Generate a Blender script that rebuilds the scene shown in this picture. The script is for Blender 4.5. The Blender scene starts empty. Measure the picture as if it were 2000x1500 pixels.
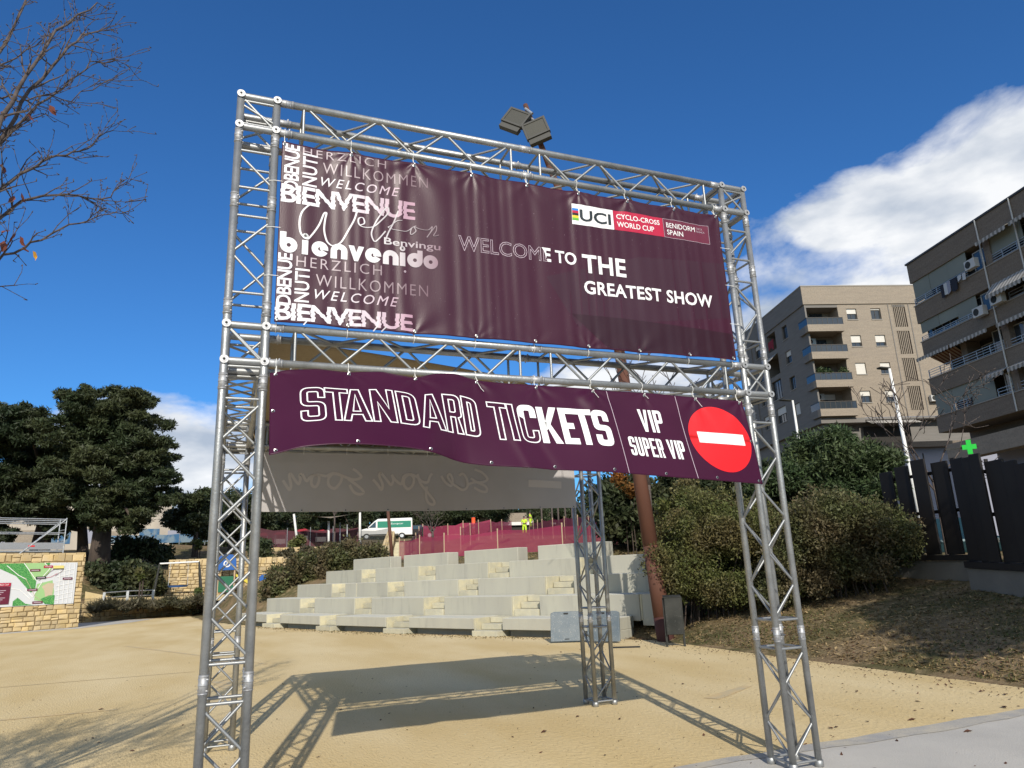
import bpy, bmesh, math, random
import numpy as np
from mathutils import Vector, Matrix, Euler
from mathutils.geometry import tessellate_polygon
R = math.radians
random.seed(7)
rng = np.random.default_rng(11)
scn = bpy.context.scene
col = scn.collection

# ------------------------------------------------------------------ camera
CAM = Vector((0.065, -4.675, 1.493))
YAW, PITCH, ROLL, FPX = 0.38298, 0.25710, -0.041504, 1399.47
cf = Vector((math.sin(YAW)*math.cos(PITCH), math.cos(YAW)*math.cos(PITCH), math.sin(PITCH)))
cr0 = Vector((math.cos(YAW), -math.sin(YAW), 0)); cu0 = cr0.cross(cf)
cr = cr0*math.cos(ROLL)+cu0*math.sin(ROLL); cu = -cr0*math.sin(ROLL)+cu0*math.cos(ROLL)
cam_d = bpy.data.cameras.new('camera'); cam = bpy.data.objects.new('camera', cam_d); col.objects.link(cam)
M = Matrix((cr, cu, -cf)).transposed().to_4x4(); M.translation = CAM
cam.matrix_world = M
cam_d.sensor_width = 36; cam_d.lens = FPX/2000*36; cam_d.clip_start = .05; cam_d.clip_end = 4000
scn.camera = cam

def at(u, v, D):
    """ground survey: the point D metres away (horizontally) on the sight line of photo pixel (u, v)"""
    d = cf+cr*((u-1000)/FPX)+cu*((750-v)/FPX)
    return CAM+d*(D/math.hypot(d.x, d.y))

# ------------------------------------------------------------------ world, sun, exposure
SUN = Vector((.40, 1.64, -1.0)).normalized()
w = bpy.data.worlds.new('World'); scn.world = w; w.use_nodes = True
NT = w.node_tree; NT.nodes.clear()
def wn(t, **k):
    n = NT.nodes.new(t)
    for a, b in k.items(): setattr(n, a, b)
    return n
def wm(op, a, b=None, c=None, clamp=False):
    n = wn('ShaderNodeMath', operation=op); n.use_clamp = clamp
    for i, x in enumerate((a, b, c)):
        if x is None: continue
        if isinstance(x, (int, float)): n.inputs[i].default_value = x
        else: NT.links.new(x, n.inputs[i])
    return n.outputs[0]
sky = wn('ShaderNodeTexSky', sky_type='NISHITA'); sky.sun_disc = False
sky.sun_elevation = R(30.6); sky.sun_rotation = R(193.7); sky.air_density = 1.0; sky.dust_density = .35; sky.ozone_density = 3.2
tc = wn('ShaderNodeTexCoord'); sp = wn('ShaderNodeSeparateXYZ'); NT.links.new(tc.outputs['Generated'], sp.inputs[0])
az = wm('MULTIPLY', wm('ARCTAN2', sp.outputs[0], sp.outputs[1]), 180/math.pi)
el = wm('MULTIPLY', wm('ARCSINE', sp.outputs[2]), 180/math.pi)
# cloud layer: the noise lives on a flat deck above the ground, masses placed by azimuth and height
mp = wn('ShaderNodeMapping'); mp.inputs['Scale'].default_value = (1, 1, 2.1)
NT.links.new(tc.outputs['Generated'], mp.inputs[0])
nz = wn('ShaderNodeTexNoise'); nz.inputs['Scale'].default_value = 5.2; nz.inputs['Detail'].default_value = 11; nz.inputs['Roughness'].default_value = .56; nz.inputs['Distortion'].default_value = .25
NT.links.new(mp.outputs[0], nz.inputs[0])
def blob(a0, e0, ra, re):
    da = wm('DIVIDE', wm('SUBTRACT', az, a0), ra); de = wm('DIVIDE', wm('SUBTRACT', el, e0), re)
    r2 = wm('ADD', wm('MULTIPLY', da, da), wm('MULTIPLY', de, de))
    return wm('SUBTRACT', 1.0, r2)
def mx(a, b): return wm('MAXIMUM', a, b)
bl = mx(blob(64, 20.5, 21, 8.2), blob(50, 24.2, 5.5, 3.4))
bl = mx(bl, blob(49, 17.6, 11, 2.6))
bl = mx(bl, blob(-5, 8.4, 9, 5.2)); bl = mx(bl, blob(31, 12.5, 8, 4.2)); bl = mx(bl, blob(-33, 10, 14, 5))
bl = mx(bl, blob(125, 30, 50, 26)); bl = mx(bl, blob(-120, 30, 52, 26)); bl = mx(bl, blob(180, 34, 50, 26)); bl = mx(bl, blob(-180, 34, 50, 26)); bl = mx(bl, wm('SUBTRACT', blob(0, 90, 400, 26), .75))  # unseen clouds behind and overhead, added to brighten the fill in shadows
bl = mx(bl, -1.2)
dens = wm('ADD', wm('MULTIPLY', wm('SUBTRACT', nz.outputs[0], .5), 3.0), wm('MULTIPLY', bl, 1.05))
cmask = wm('MULTIPLY', wm('SUBTRACT', dens, -.08), 1.7, clamp=True)
cmask = wm('SMOOTH_MIN', cmask, .97, .1)
nz2 = wn('ShaderNodeTexNoise'); nz2.inputs['Scale'].default_value = 7.5; nz2.inputs['Detail'].default_value = 6; nz2.inputs['Roughness'].default_value = .5
mp2 = wn('ShaderNodeMapping'); mp2.inputs['Scale'].default_value = (1, 1, 2.3); mp2.inputs['Location'].default_value = (3.1, .7, .42)
NT.links.new(tc.outputs['Generated'], mp2.inputs[0]); NT.links.new(mp2.outputs[0], nz2.inputs[0])
cr_ = wn('ShaderNodeValToRGB'); cr_.color_ramp.elements[0].position = .36; cr_.color_ramp.elements[0].color = (.38, .44, .53, 1)
cr_.color_ramp.elements[1].position = .62; cr_.color_ramp.elements[1].color = (.80, .81, .82, 1)
NT.links.new(nz2.outputs[0], cr_.inputs[0])
skyc = wn('ShaderNodeMix', data_type='RGBA', blend_type='MULTIPLY'); skyc.inputs[0].default_value = 1
SKY_STR = .12
skyc.inputs[7].default_value = (.27, .60, .93, 1)
NT.links.new(sky.outputs[0], skyc.inputs[6])
mixc = wn('ShaderNodeMix', data_type='RGBA'); NT.links.new(cmask, mixc.inputs[0]); NT.links.new(skyc.outputs[2], mixc.inputs[6])
cs = wn('ShaderNodeMix', data_type='RGBA', blend_type='MULTIPLY'); cs.inputs[0].default_value = 1; cs.inputs[7].default_value = (1/SKY_STR,)*3+(1,)
NT.links.new(cr_.outputs[0], cs.inputs[6]); NT.links.new(cs.outputs[2], mixc.inputs[7])
bg = wn('ShaderNodeBackground'); bg.inputs[1].default_value = SKY_STR; NT.links.new(mixc.outputs[2], bg.inputs[0])
wo = wn('ShaderNodeOutputWorld'); NT.links.new(bg.outputs[0], wo.inputs[0])

sd = bpy.data.lights.new('sun', 'SUN'); sd.energy = 3.7; sd.angle = R(.53); sd.color = (1, .93, .82)
so = bpy.data.objects.new('sun', sd); col.objects.link(so); so.rotation_euler = SUN.to_track_quat('-Z', 'Y').to_euler(); so.location = (-8, -30, 20)
scn.view_settings.view_transform = 'Standard'; scn.view_settings.look = 'None'; scn.view_settings.exposure = 0.30; scn.view_settings.gamma = 1
scn.view_settings.use_curve_mapping = False
scn.cycles.max_bounces = 6; scn.cycles.transparent_max_bounces = 12

# ------------------------------------------------------------------ materials
def mat(name, c, rough=.8, metal=0, noise=None, c2=None, bump=0, bscale=30, spec=.5, isl=0, stretch=None, alpha=1, trans=0, detail=6, noise2=None, coords='Object'):
    """c base colour; noise=(scale, lo, hi) blends to c2; isl = per-piece value change"""
    m = bpy.data.materials.new(name); m.use_nodes = True; nt = m.node_tree; b = nt.nodes['Principled BSDF']
    b.inputs['Roughness'].default_value = rough; b.inputs['Metallic'].default_value = metal
    b.inputs['Specular IOR Level'].default_value = spec; b.inputs['Base Color'].default_value = (*c, 1)
    if alpha < 1: b.inputs['Alpha'].default_value = alpha
    if trans: b.inputs['Transmission Weight'].default_value = trans
    t = nt.nodes.new('ShaderNodeTexCoord'); src = t.outputs[coords]
    if stretch:
        mpp = nt.nodes.new('ShaderNodeMapping'); mpp.inputs['Scale'].default_value = stretch; nt.links.new(src, mpp.inputs[0]); src = mpp.outputs[0]
    out = None
    if noise:
        n = nt.nodes.new('ShaderNodeTexNoise'); n.inputs['Scale'].default_value = noise[0]; n.inputs['Detail'].default_value = detail; nt.links.new(src, n.inputs[0])
        mr = nt.nodes.new('ShaderNodeMapRange'); mr.inputs[1].default_value = noise[1]; mr.inputs[2].default_value = noise[2]; nt.links.new(n.outputs[0], mr.inputs[0])
        mi = nt.nodes.new('ShaderNodeMix'); mi.data_type = 'RGBA'; mi.inputs[6].default_value = (*c, 1); mi.inputs[7].default_value = (*c2, 1); nt.links.new(mr.outputs[0], mi.inputs[0]); out = mi.outputs[2]
    if noise2:
        n = nt.nodes.new('ShaderNodeTexNoise'); n.inputs['Scale'].default_value = noise2[0]; n.inputs['Detail'].default_value = 8; nt.links.new(src if name == 'cast_concrete' else t.outputs[coords], n.inputs[0])
        mr = nt.nodes.new('ShaderNodeMapRange'); mr.inputs[1].default_value = noise2[1]; mr.inputs[2].default_value = noise2[2]; nt.links.new(n.outputs[0], mr.inputs[0])
        mi = nt.nodes.new('ShaderNodeMix'); mi.data_type = 'RGBA'; nt.links.new(mr.outputs[0], mi.inputs[0])
        if out: nt.links.new(out, mi.inputs[6])
        else: mi.inputs[6].default_value = (*c, 1)
        mi.inputs[7].default_value = (*noise2[3], 1); out = mi.outputs[2]
    if isl:
        g = nt.nodes.new('ShaderNodeNewGeometry'); oi = nt.nodes.new('ShaderNodeObjectInfo')
        ad = nt.nodes.new('ShaderNodeMath'); ad.operation = 'ADD'; nt.links.new(g.outputs['Random Per Island'], ad.inputs[0]); nt.links.new(oi.outputs['Random'], ad.inputs[1])
        fr = nt.nodes.new('ShaderNodeMath'); fr.operation = 'FRACT'; nt.links.new(ad.outputs[0], fr.inputs[0])
        mr = nt.nodes.new('ShaderNodeMapRange'); mr.inputs[3].default_value = 1-isl; mr.inputs[4].default_value = 1+isl; nt.links.new(fr.outputs[0], mr.inputs[0])
        hs = nt.nodes.new('ShaderNodeHueSaturation'); nt.links.new(mr.outputs[0], hs.inputs['Value'])
        if out: nt.links.new(out, hs.inputs['Color'])
        else: hs.inputs['Color'].default_value = (*c, 1)
        out = hs.outputs[0]
    if out: nt.links.new(out, b.inputs['Base Color'])
    if bump:
        n = nt.nodes.new('ShaderNodeTexNoise'); n.inputs['Scale'].default_value = bscale; n.inputs['Detail'].default_value = 8; nt.links.new(src, n.inputs[0])
        bp = nt.nodes.new('ShaderNodeBump'); bp.inputs['Strength'].default_value = bump; bp.inputs['Distance'].default_value = .02; nt.links.new(n.outputs[0], bp.inputs['Height']); nt.links.new(bp.outputs[0], b.inputs['Normal'])
    return m
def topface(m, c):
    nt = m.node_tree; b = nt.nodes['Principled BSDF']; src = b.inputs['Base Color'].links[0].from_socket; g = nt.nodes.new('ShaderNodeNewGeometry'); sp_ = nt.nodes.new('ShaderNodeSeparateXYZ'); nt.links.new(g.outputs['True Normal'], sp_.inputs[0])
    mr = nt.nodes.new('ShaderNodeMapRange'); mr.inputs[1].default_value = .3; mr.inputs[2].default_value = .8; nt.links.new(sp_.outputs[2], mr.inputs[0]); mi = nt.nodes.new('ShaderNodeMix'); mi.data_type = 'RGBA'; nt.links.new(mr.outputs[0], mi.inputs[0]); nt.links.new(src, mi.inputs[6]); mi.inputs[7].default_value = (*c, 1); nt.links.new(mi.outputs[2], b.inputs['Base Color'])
def leafmat(name, c, c2, isl=.45, sc=.8, tl=.25):
    m = mat(name, c, rough=.6, noise=(sc, .4, .6), c2=c2, isl=isl, spec=.35)
    nt = m.node_tree; b = nt.nodes['Principled BSDF']; o = nt.nodes['Material Output']
    tr = nt.nodes.new('ShaderNodeBsdfTranslucent'); ms = nt.nodes.new('ShaderNodeMixShader'); ms.inputs[0].default_value = tl
    src = b.inputs['Base Color'].links[0].from_socket; nt.links.new(src, tr.inputs[0])
    nt.links.new(b.outputs[0], ms.inputs[1]); nt.links.new(tr.outputs[0], ms.inputs[2]); nt.links.new(ms.outputs[0], o.inputs[0])
    return m
X = {}
X['alu'] = mat('aluminium', (.40, .41, .41), rough=.47, metal=.75, noise=(9, .35, .7), c2=(.29, .30, .305), bump=.12, bscale=60, noise2=(45, .62, .72, (.3, .31, .32)))
X['aluw'] = mat('welded_aluminium', (.36, .36, .36), rough=.55, metal=.6, noise=(60, .4, .6), c2=(.45, .46, .48))
X['galv'] = mat('galvanised_steel', (.5, .52, .53), rough=.5, metal=.7, noise=(20, .4, .6), c2=(.36, .38, .4))
X['pvc'] = mat('purple_print', (.038, .0045, .022), rough=.42, spec=.22, noise=(1.2, .35, .65), c2=(.046, .006, .027), bump=.05, bscale=160)
X['pvcu'] = mat('brown_purple_print', (.037, .0048, .018), rough=.40, spec=.38, noise=(1.1, .35, .65), c2=(.044, .007, .021), bump=.06, bscale=120, noise2=(70, .7, .75, (.16, .11, .14)))
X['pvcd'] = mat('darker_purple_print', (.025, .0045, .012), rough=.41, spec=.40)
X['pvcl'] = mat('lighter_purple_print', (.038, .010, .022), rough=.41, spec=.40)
X['white'] = mat('white_print', (.78, .78, .78), rough=.45)
X['red'] = mat('red_print', (.72, .012, .018), rough=.4)
X['crimson'] = mat('crimson_print', (.42, .008, .045), rough=.4)
X['maroon'] = mat('maroon_print', (.12, .012, .035), rough=.4)
X['navy'] = mat('dark_print', (.012, .02, .025), rough=.4)
X['thin'] = mat('thin_white_print', (.45, .36, .42), rough=.45)
for n_, c_ in dict(sb=(.02, .2, .6), sr=(.45, .01, .05), sk=(.01, .01, .01), sy=(.75, .55, .03), sg=(.12, .4, .05)).items(): X[n_] = mat('stripe_'+n_, c_, rough=.4)
def fademat(name, c, c2, x0, x1):
    m = mat(name, c, rough=.42); nt = m.node_tree; b = nt.nodes['Principled BSDF']
    t = nt.nodes.new('ShaderNodeTexCoord'); s = nt.nodes.new('ShaderNodeSeparateXYZ'); nt.links.new(t.outputs['Object'], s.inputs[0])
    mr = nt.nodes.new('ShaderNodeMapRange'); mr.inputs[1].default_value = x0; mr.inputs[2].default_value = x1; nt.links.new(s.outputs[0], mr.inputs[0])
    mi = nt.nodes.new('ShaderNodeMix'); mi.data_type = 'RGBA'; mi.inputs[6].default_value = (*c, 1); mi.inputs[7].default_value = (*c2, 1); nt.links.new(mr.outputs[0], mi.inputs[0]); nt.links.new(mi.outputs[2], b.inputs['Base Color'])
    return m
X['fade'] = fademat('white_to_mauve_print', (.72, .70, .74), (.40, .23, .31), .62, 1.2)
X['fadeb'] = fademat('white_to_purple_print', (.74, .74, .76), (.17, .07, .11), .85, 1.45)
X['fadet'] = fademat('grey_to_purple_print', (.46, .38, .41), (.12, .055, .08), .6, 1.35)
X['fadew'] = fademat('script_print', (.74, .72, .75), (.14, .075, .10), .75, 1.45)
X['back'] = mat('banner_back', (.40, .38, .38), rough=.6, noise=(3, .3, .7), c2=(.36, .345, .34))
X['backt'] = mat('banner_back_shine_through', (.50, .46, .43), rough=.6)
X['sail'] = mat('beige_cloth', (.30, .24, .15), rough=.9, noise=(40, .3, .7), c2=(.26, .2, .12))
X['zip'] = mat('white_nylon', (.75, .75, .72), rough=.5)
X['eyelet'] = mat('eyelet_metal', (.45, .45, .45), rough=.3, metal=1)
X['sand'] = mat('compacted_sand', (.60, .455, .225), rough=.95, spec=.1, noise=(.7, .36, .64), c2=(.70, .565, .325), bump=.8, bscale=45, detail=14, stretch=(1, .35, 1), noise2=(160, .56, .72, (.50, .36, .18)))
X['sandline'] = mat('worn_grey_trace', (.50, .42, .27), rough=.95, spec=.1, noise=(6, .35, .6), c2=(.60, .45, .24))
X['conc'] = mat('slab_concrete', (.52, .495, .445), rough=.9, spec=.15, noise=(1.4, .35, .65), c2=(.45, .43, .39), bump=.25, bscale=90, noise2=(120, .6, .7, (.46, .45, .42)))
X['concd'] = mat('worn_slab_edge', (.36, .35, .33), rough=.9, spec=.15, noise=(4, .35, .65), c2=(.48, .44, .36), bump=.3, bscale=60)
X['seat'] = mat('cast_concrete', (.43, .42, .345), rough=.85, spec=.2, noise=(1.6, .3, .7), c2=(.37, .36, .31), bump=.12, bscale=25, stretch=(1, 1, .16), noise2=(7, .56, .95, (.27, .265, .23)), isl=.05)
X['step'] = mat('cream_limestone_concrete', (.55, .50, .34), rough=.9, spec=.15, noise=(5, .35, .65), c2=(.45, .425, .32), bump=.3, bscale=18, isl=.08)
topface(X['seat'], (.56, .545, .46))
X['stepg'] = mat('cream_step_concrete', (.50, .465, .34), rough=.9, spec=.15, noise=(5, .35, .65), c2=(.42, .40, .31), bump=.3, bscale=18, isl=.10)
X['stone'] = mat('rubble_stone', (.53, .40, .20), rough=.95, spec=.1, noise=(2.5, .35, .65), c2=(.50, .40, .25), bump=.5, bscale=14, isl=.22)
X['mortar'] = mat('mortar', (.24, .18, .10), rough=1, spec=.05)
X['dirt'] = mat('dry_grass_soil', (.20, .145, .085), rough=1, spec=.05, noise=(.8, .42, .58), c2=(.105, .095, .045), bump=1, bscale=26, detail=12, noise2=(5, .48, .72, (.28, .21, .12)))
X['street'] = mat('asphalt', (.06, .06, .06), rough=.9)
X['grass'] = leafmat('dry_grass_blades', (.27, .20, .095), (.15, .125, .05), .5, .5, .3)
X['straw'] = leafmat('straw', (.34, .25, .13), (.20, .145, .075), .5, .5, .2)
X['green'] = leafmat('green_weed_blades', (.07, .11, .03), (.10, .10, .035), .4, .6, .3)
X['litter'] = mat('dead_leaf', (.07, .028, .014), rough=.9, isl=.5)
X['pine'] = leafmat('pine_needles', (.030, .046, .018), (.050, .060, .024), .35, .35, .12)
X['pined'] = leafmat('dark_evergreen', (.022, .036, .015), (.040, .050, .020), .35, .4, .12)
X['hedge'] = leafmat('hedge_leaves', (.024, .038, .015), (.050, .056, .022), .5, .7, .15)
X['bush'] = leafmat('olive_bush_leaves', (.090, .108, .030), (.115, .095, .038), .55, 1.1, .22)
X['bushb'] = leafmat('brown_bush_leaves', (.108, .084, .044), (.080, .090, .032), .5, 1.2, .2)
X['ole'] = leafmat('oleander_leaves', (.040, .070, .026), (.065, .090, .036), .5, .8, .2)
X['grey'] = leafmat('grey_scrub', (.085, .075, .045), (.06, .06, .03), .45, .9, .2)
X['orange'] = leafmat('orange_leaves', (.26, .10, .02), (.16, .08, .02), .4, 1, .3)
X['bark'] = mat('bark', (.075, .055, .042), rough=.95, noise=(6, .3, .7), c2=(.04, .03, .025), bump=.6, bscale=18, stretch=(1, 1, .3))
X['barkg'] = mat('grey_bark', (.115, .09, .078), rough=.9, noise=(20, .3, .7), c2=(.05, .038, .034), bump=.3, bscale=60)
X['rust'] = mat('rusty_steel', (.12, .046, .026), rough=.8, noise=(2, .3, .7), c2=(.085, .036, .024), bump=.1, bscale=40, stretch=(1, 1, .4))
X['rustd'] = mat('dark_rust_base', (.06, .018, .014), rough=.8)
X['lamp'] = mat('grey_lamp_housing', (.055, .055, .05), rough=.6)
X['lampg'] = mat('lamp_glass', (.07, .068, .055), rough=.3)
X['bin'] = mat('dark_bin_metal', (.020, .022, .020), rough=.7, spec=.25, noise=(3, .35, .65), c2=(.045, .046, .042), noise2=(30, .62, .72, (.07, .07, .065)))
X['barr'] = mat('grey_blue_plastic', (.095, .125, .15), rough=.55, noise=(4, .35, .65), c2=(.14, .165, .18), noise2=(40, .62, .68, (.32, .33, .33)))
X['black'] = mat('black_opening', (.012, .012, .012), rough=.7)
X['fence'] = mat('dark_fence_metal', (.014, .012, .012), rough=.6, spec=.25, noise=(2, .3, .7), c2=(.02, .018, .017))
X['fenceb'] = mat('concrete_fence_base', (.17, .165, .15), rough=.95, noise=(2, .3, .7), c2=(.12, .12, .11), bump=.3)
X['brick1'] = mat('pale_brick', (.31, .262, .205), rough=.95, noise=(.8, .35, .65), c2=(.265, .225, .18), stretch=(1, 1, 6), noise2=(9, .45, .7, (.225, .19, .15)))
X['brick2'] = mat('brown_brick', (.20, .165, .13), rough=.95, noise=(.7, .35, .65), c2=(.165, .135, .107), stretch=(1, 1, 7), noise2=(10, .45, .7, (.13, .105, .082)))
X['brickg'] = mat('grey_shaded_brick', (.19, .178, .165), rough=.95, noise=(.7, .35, .65), c2=(.165, .155, .142), stretch=(1, 1, 7))  # grey copy of the pale brick, shade on sides and undersides put into colour
X['trim'] = mat('window_trim', (.30, .28, .25), rough=.8)
X['shut'] = mat('roller_shutter', (.60, .58, .53), rough=.7)
X['shutg'] = mat('grey_green_blind', (.21, .23, .20), rough=.8, noise=(.6, .3, .7), c2=(.18, .20, .18), isl=.06)
X['glass'] = mat('window_glass', (.035, .045, .055), rough=.08, spec=.8)
X['frame'] = mat('dark_window_frame', (.05, .045, .04), rough=.5)
X['framel'] = mat('light_window_frame', (.4, .42, .42), rough=.5)
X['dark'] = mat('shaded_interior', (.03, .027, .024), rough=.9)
X['awn'] = mat('striped_awning', (.42, .40, .36), rough=.9)
X['ac'] = mat('white_appliance', (.5, .5, .48), rough=.5)
X['plast'] = mat('pale_plaster', (.46, .41, .34), rough=.9, noise=(.5, .35, .65), c2=(.36, .32, .27), bump=.2)
X['lav'] = mat('pale_painted_wall', (.27, .28, .345), rough=.8)
X['wht'] = mat('white_paint', (.72, .72, .70), rough=.45)
X['vang'] = mat('green_van_paint', (.01, .20, .12), rough=.35)
X['redst'] = mat('faded_red_cloth', (.32, .02, .035), rough=.8)
X['net'] = mat('purple_netting', (.30, .030, .080), rough=.8, alpha=.74, isl=.1)
X['netd'] = mat('dark_purple_netting', (.07, .015, .025), rough=.8, alpha=.9)
X['mesh'] = mat('black_mesh', (.02, .022, .02), rough=.8, alpha=.55)
X['wood'] = mat('pale_wooden_stake', (.45, .33, .22), rough=.9)
X['bluef'] = mat('blue_printed_fence_cloth', (.025, .10, .21), rough=.7, noise=(1.3, .45, .58), c2=(.14, .20, .25))
X['blue'] = mat('blue_plastic', (.015, .10, .36), rough=.5)
X['yel'] = mat('yellow_plastic', (.65, .52, .06), rough=.5)
X['grn'] = mat('green_plastic', (.01, .12, .06), rough=.5)
X['orng'] = mat('orange_plastic', (.75, .09, .02), rough=.5)
X['hiv'] = mat('hi_vis_cloth', (.50, .72, .04), rough=.8)
X['dcl'] = mat('dark_cloth', (.015, .018, .03), rough=.9)
X['skin'] = mat('skin', (.4, .2, .13), rough=.6)
X['redc'] = mat('red_cloth', (.20, .01, .02), rough=.9)
X['car'] = mat('dark_teal_car_paint', (.02, .05, .06), rough=.2, metal=.3)
X['tyre'] = mat('rubber', (.02, .02, .02), rough=.9)
X['mapg'] = mat('map_green', (.12, .36, .10), rough=.5, noise=(26, .46, .54), c2=(.03, .20, .05), detail=1)
X['mapl'] = mat('map_light_green', (.30, .50, .22), rough=.5)
X['mapw'] = mat('map_grey', (.58, .60, .63), rough=.5)
X['mapt'] = mat('map_tan', (.50, .42, .30), rough=.5)
X['mapyl'] = mat('map_yellow', (.7, .6, .2), rough=.5)
X['yleaf'] = mat('yellow_leaf', (.55, .28, .02), rough=.6)
X['rleaf'] = mat('red_brown_leaf', (.15, .04, .022), rough=.6)
gm = mat('green_neon', (.0, .3, .02), rough=.5); gm.node_tree.nodes['Principled BSDF'].inputs['Emission Color'].default_value = (.0, .9, .06, 1); gm.node_tree.nodes['Principled BSDF'].inputs['Emission Strength'].default_value = .22; X['neon'] = gm
def stripemat(name, a, b, sc):
    m = mat(name, a, rough=.9); nt = m.node_tree; t = nt.nodes.new('ShaderNodeTexCoord'); wv = nt.nodes.new('ShaderNodeTexWave'); wv.inputs['Scale'].default_value = sc; wv.bands_direction = 'X'
    nt.links.new(t.outputs['Object'], wv.inputs[0]); cr2 = nt.nodes.new('ShaderNodeValToRGB'); cr2.color_ramp.interpolation = 'CONSTANT'; cr2.color_ramp.elements[0].color = (*a, 1); cr2.color_ramp.elements[1].color = (*b, 1); cr2.color_ramp.elements[1].position = .5
    nt.links.new(wv.outputs[0], cr2.inputs[0]); nt.links.new(cr2.outputs[0], nt.nodes['Principled BSDF'].inputs['Base Color']); return m
X['awn'] = stripemat('striped_awning_cloth', (.42, .40, .37), (.20, .19, .17), 1.0)
X['awno'] = stripemat('rust_striped_awning_cloth', (.34, .27, .20), (.14, .05, .03), 1.0)

# ------------------------------------------------------------------ helpers
def tag(o, label=None, cat=None, group=None, kind=None):
    if label: o['label'] = label
    if cat: o['category'] = cat
    if group: o['group'] = group
    if kind: o['kind'] = kind
    return o
def empty(name, loc=(0, 0, 0), rz=0, label=None, cat=None, group=None):
    o = bpy.data.objects.new(name, None); col.objects.link(o); o.location = loc; o.rotation_euler = (0, 0, rz)
    return tag(o, label, cat, group)
def npmesh(name, V, F, smooth=False):
    """V (n,3), F (m,k) same size polygons"""
    me = bpy.data.meshes.new(name); V = np.asarray(V, dtype=np.float32); F = np.asarray(F, dtype=np.int32)
    me.vertices.add(len(V)); me.vertices.foreach_set('co', V.ravel())
    k = F.shape[1]; me.loops.add(F.size); me.loops.foreach_set('vertex_index', F.ravel())
    me.polygons.add(len(F)); me.polygons.foreach_set('loop_start', np.arange(0, F.size, k, dtype=np.int32))
    me.update(calc_edges=True)
    if smooth: me.polygons.foreach_set('use_smooth', np.ones(len(F), dtype=bool))
    return me
def link(name, me, m, parent=None, loc=None):
    o = bpy.data.objects.new(name, me); col.objects.link(o)
    if m is not None and not me.materials: me.materials.append(m)
    if parent: o.parent = parent
    if loc is not None: o.location = loc
    return o
class MB:
    def __init__(s): s.v = []; s.f = []
    def add(s, vs, fs):
        n = len(s.v); s.v += [tuple(x) for x in vs]; s.f += [tuple(i+n for i in f) for f in fs]; return s
    def box(s, a, b, M=None):
        (x0, y0, z0), (x1, y1, z1) = a, b
        vs = [(x0, y0, z0), (x1, y0, z0), (x1, y1, z0), (x0, y1, z0), (x0, y0, z1), (x1, y0, z1), (x1, y1, z1), (x0, y1, z1)]
        if M is not None: vs = [M @ Vector(v) for v in vs]
        return s.add(vs, [(3, 2, 1, 0), (4, 5, 6, 7), (0, 1, 5, 4), (1, 2, 6, 5), (2, 3, 7, 6), (3, 0, 4, 7)])
    def cbox(s, c, d, M=None):
        return s.box([c[i]-d[i]/2 for i in range(3)], [c[i]+d[i]/2 for i in range(3)], M)
    def tube(s, p, q, r, r2=None, n=8, cap=True):
        p, q = Vector(p), Vector(q); r2 = r if r2 is None else r2; d = (q-p).normalized()
        a = d.orthogonal().normalized(); b = d.cross(a); vs = []
        for P, rr in ((p, r), (q, r2)):
            for i in range(n):
                t = 2*math.pi*i/n; vs.append(P+a*(rr*math.cos(t))+b*(rr*math.sin(t)))
        fs = [(i, (i+1) % n, n+(i+1) % n, n+i) for i in range(n)]
        if cap: fs += [tuple(range(n-1, -1, -1)), tuple(range(n, 2*n))]
        return s.add(vs, fs)
    def path(s, pts, rs, n=6):
        for i in range(len(pts)-1):
            s.tube(pts[i], pts[i+1], rs[i] if hasattr(rs, '__len__') else rs, rs[i+1] if hasattr(rs, '__len__') else rs, n, cap=True)
        return s
    def quad(s, a, b, c, d): return s.add([a, b, c, d], [(0, 1, 2, 3)])
    def poly(s, pts): return s.add(pts, [tuple(range(len(pts)))])
    def prism(s, pts, off):
        """polygon pts extruded along off"""
        n = len(pts); o = Vector(off); vs = [Vector(p) for p in pts]+[Vector(p)+o for p in pts]
        return s.add(vs, [tuple(range(n-1, -1, -1)), tuple(range(n, 2*n))]+[(i, (i+1) % n, n+(i+1) % n, n+i) for i in range(n)])
    def mesh(s, name, smooth=False):
        me = bpy.data.meshes.new(name); me.from_pydata([tuple(v) for v in s.v], [], s.f); me.update()
        if smooth:
            me.polygons.foreach_set('use_smooth', [len(p.vertices) == 4 for p in me.polygons])
        return me
    def build(s, name, m, parent=None, smooth=False, bevel=0, loc=None):
        o = link(name, s.mesh(name, smooth), m, parent, loc)
        if bevel:
            b = o.modifiers.new('bevel', 'BEVEL'); b.width = bevel; b.segments = 2; b.limit_method = 'ANGLE'; b.angle_limit = R(40)
        return o
def copy_tree(o, parent=None):
    c = o.copy(); col.objects.link(c); c.parent = parent
    for ch in list(o.children): copy_tree(ch, c)
    return c

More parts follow.
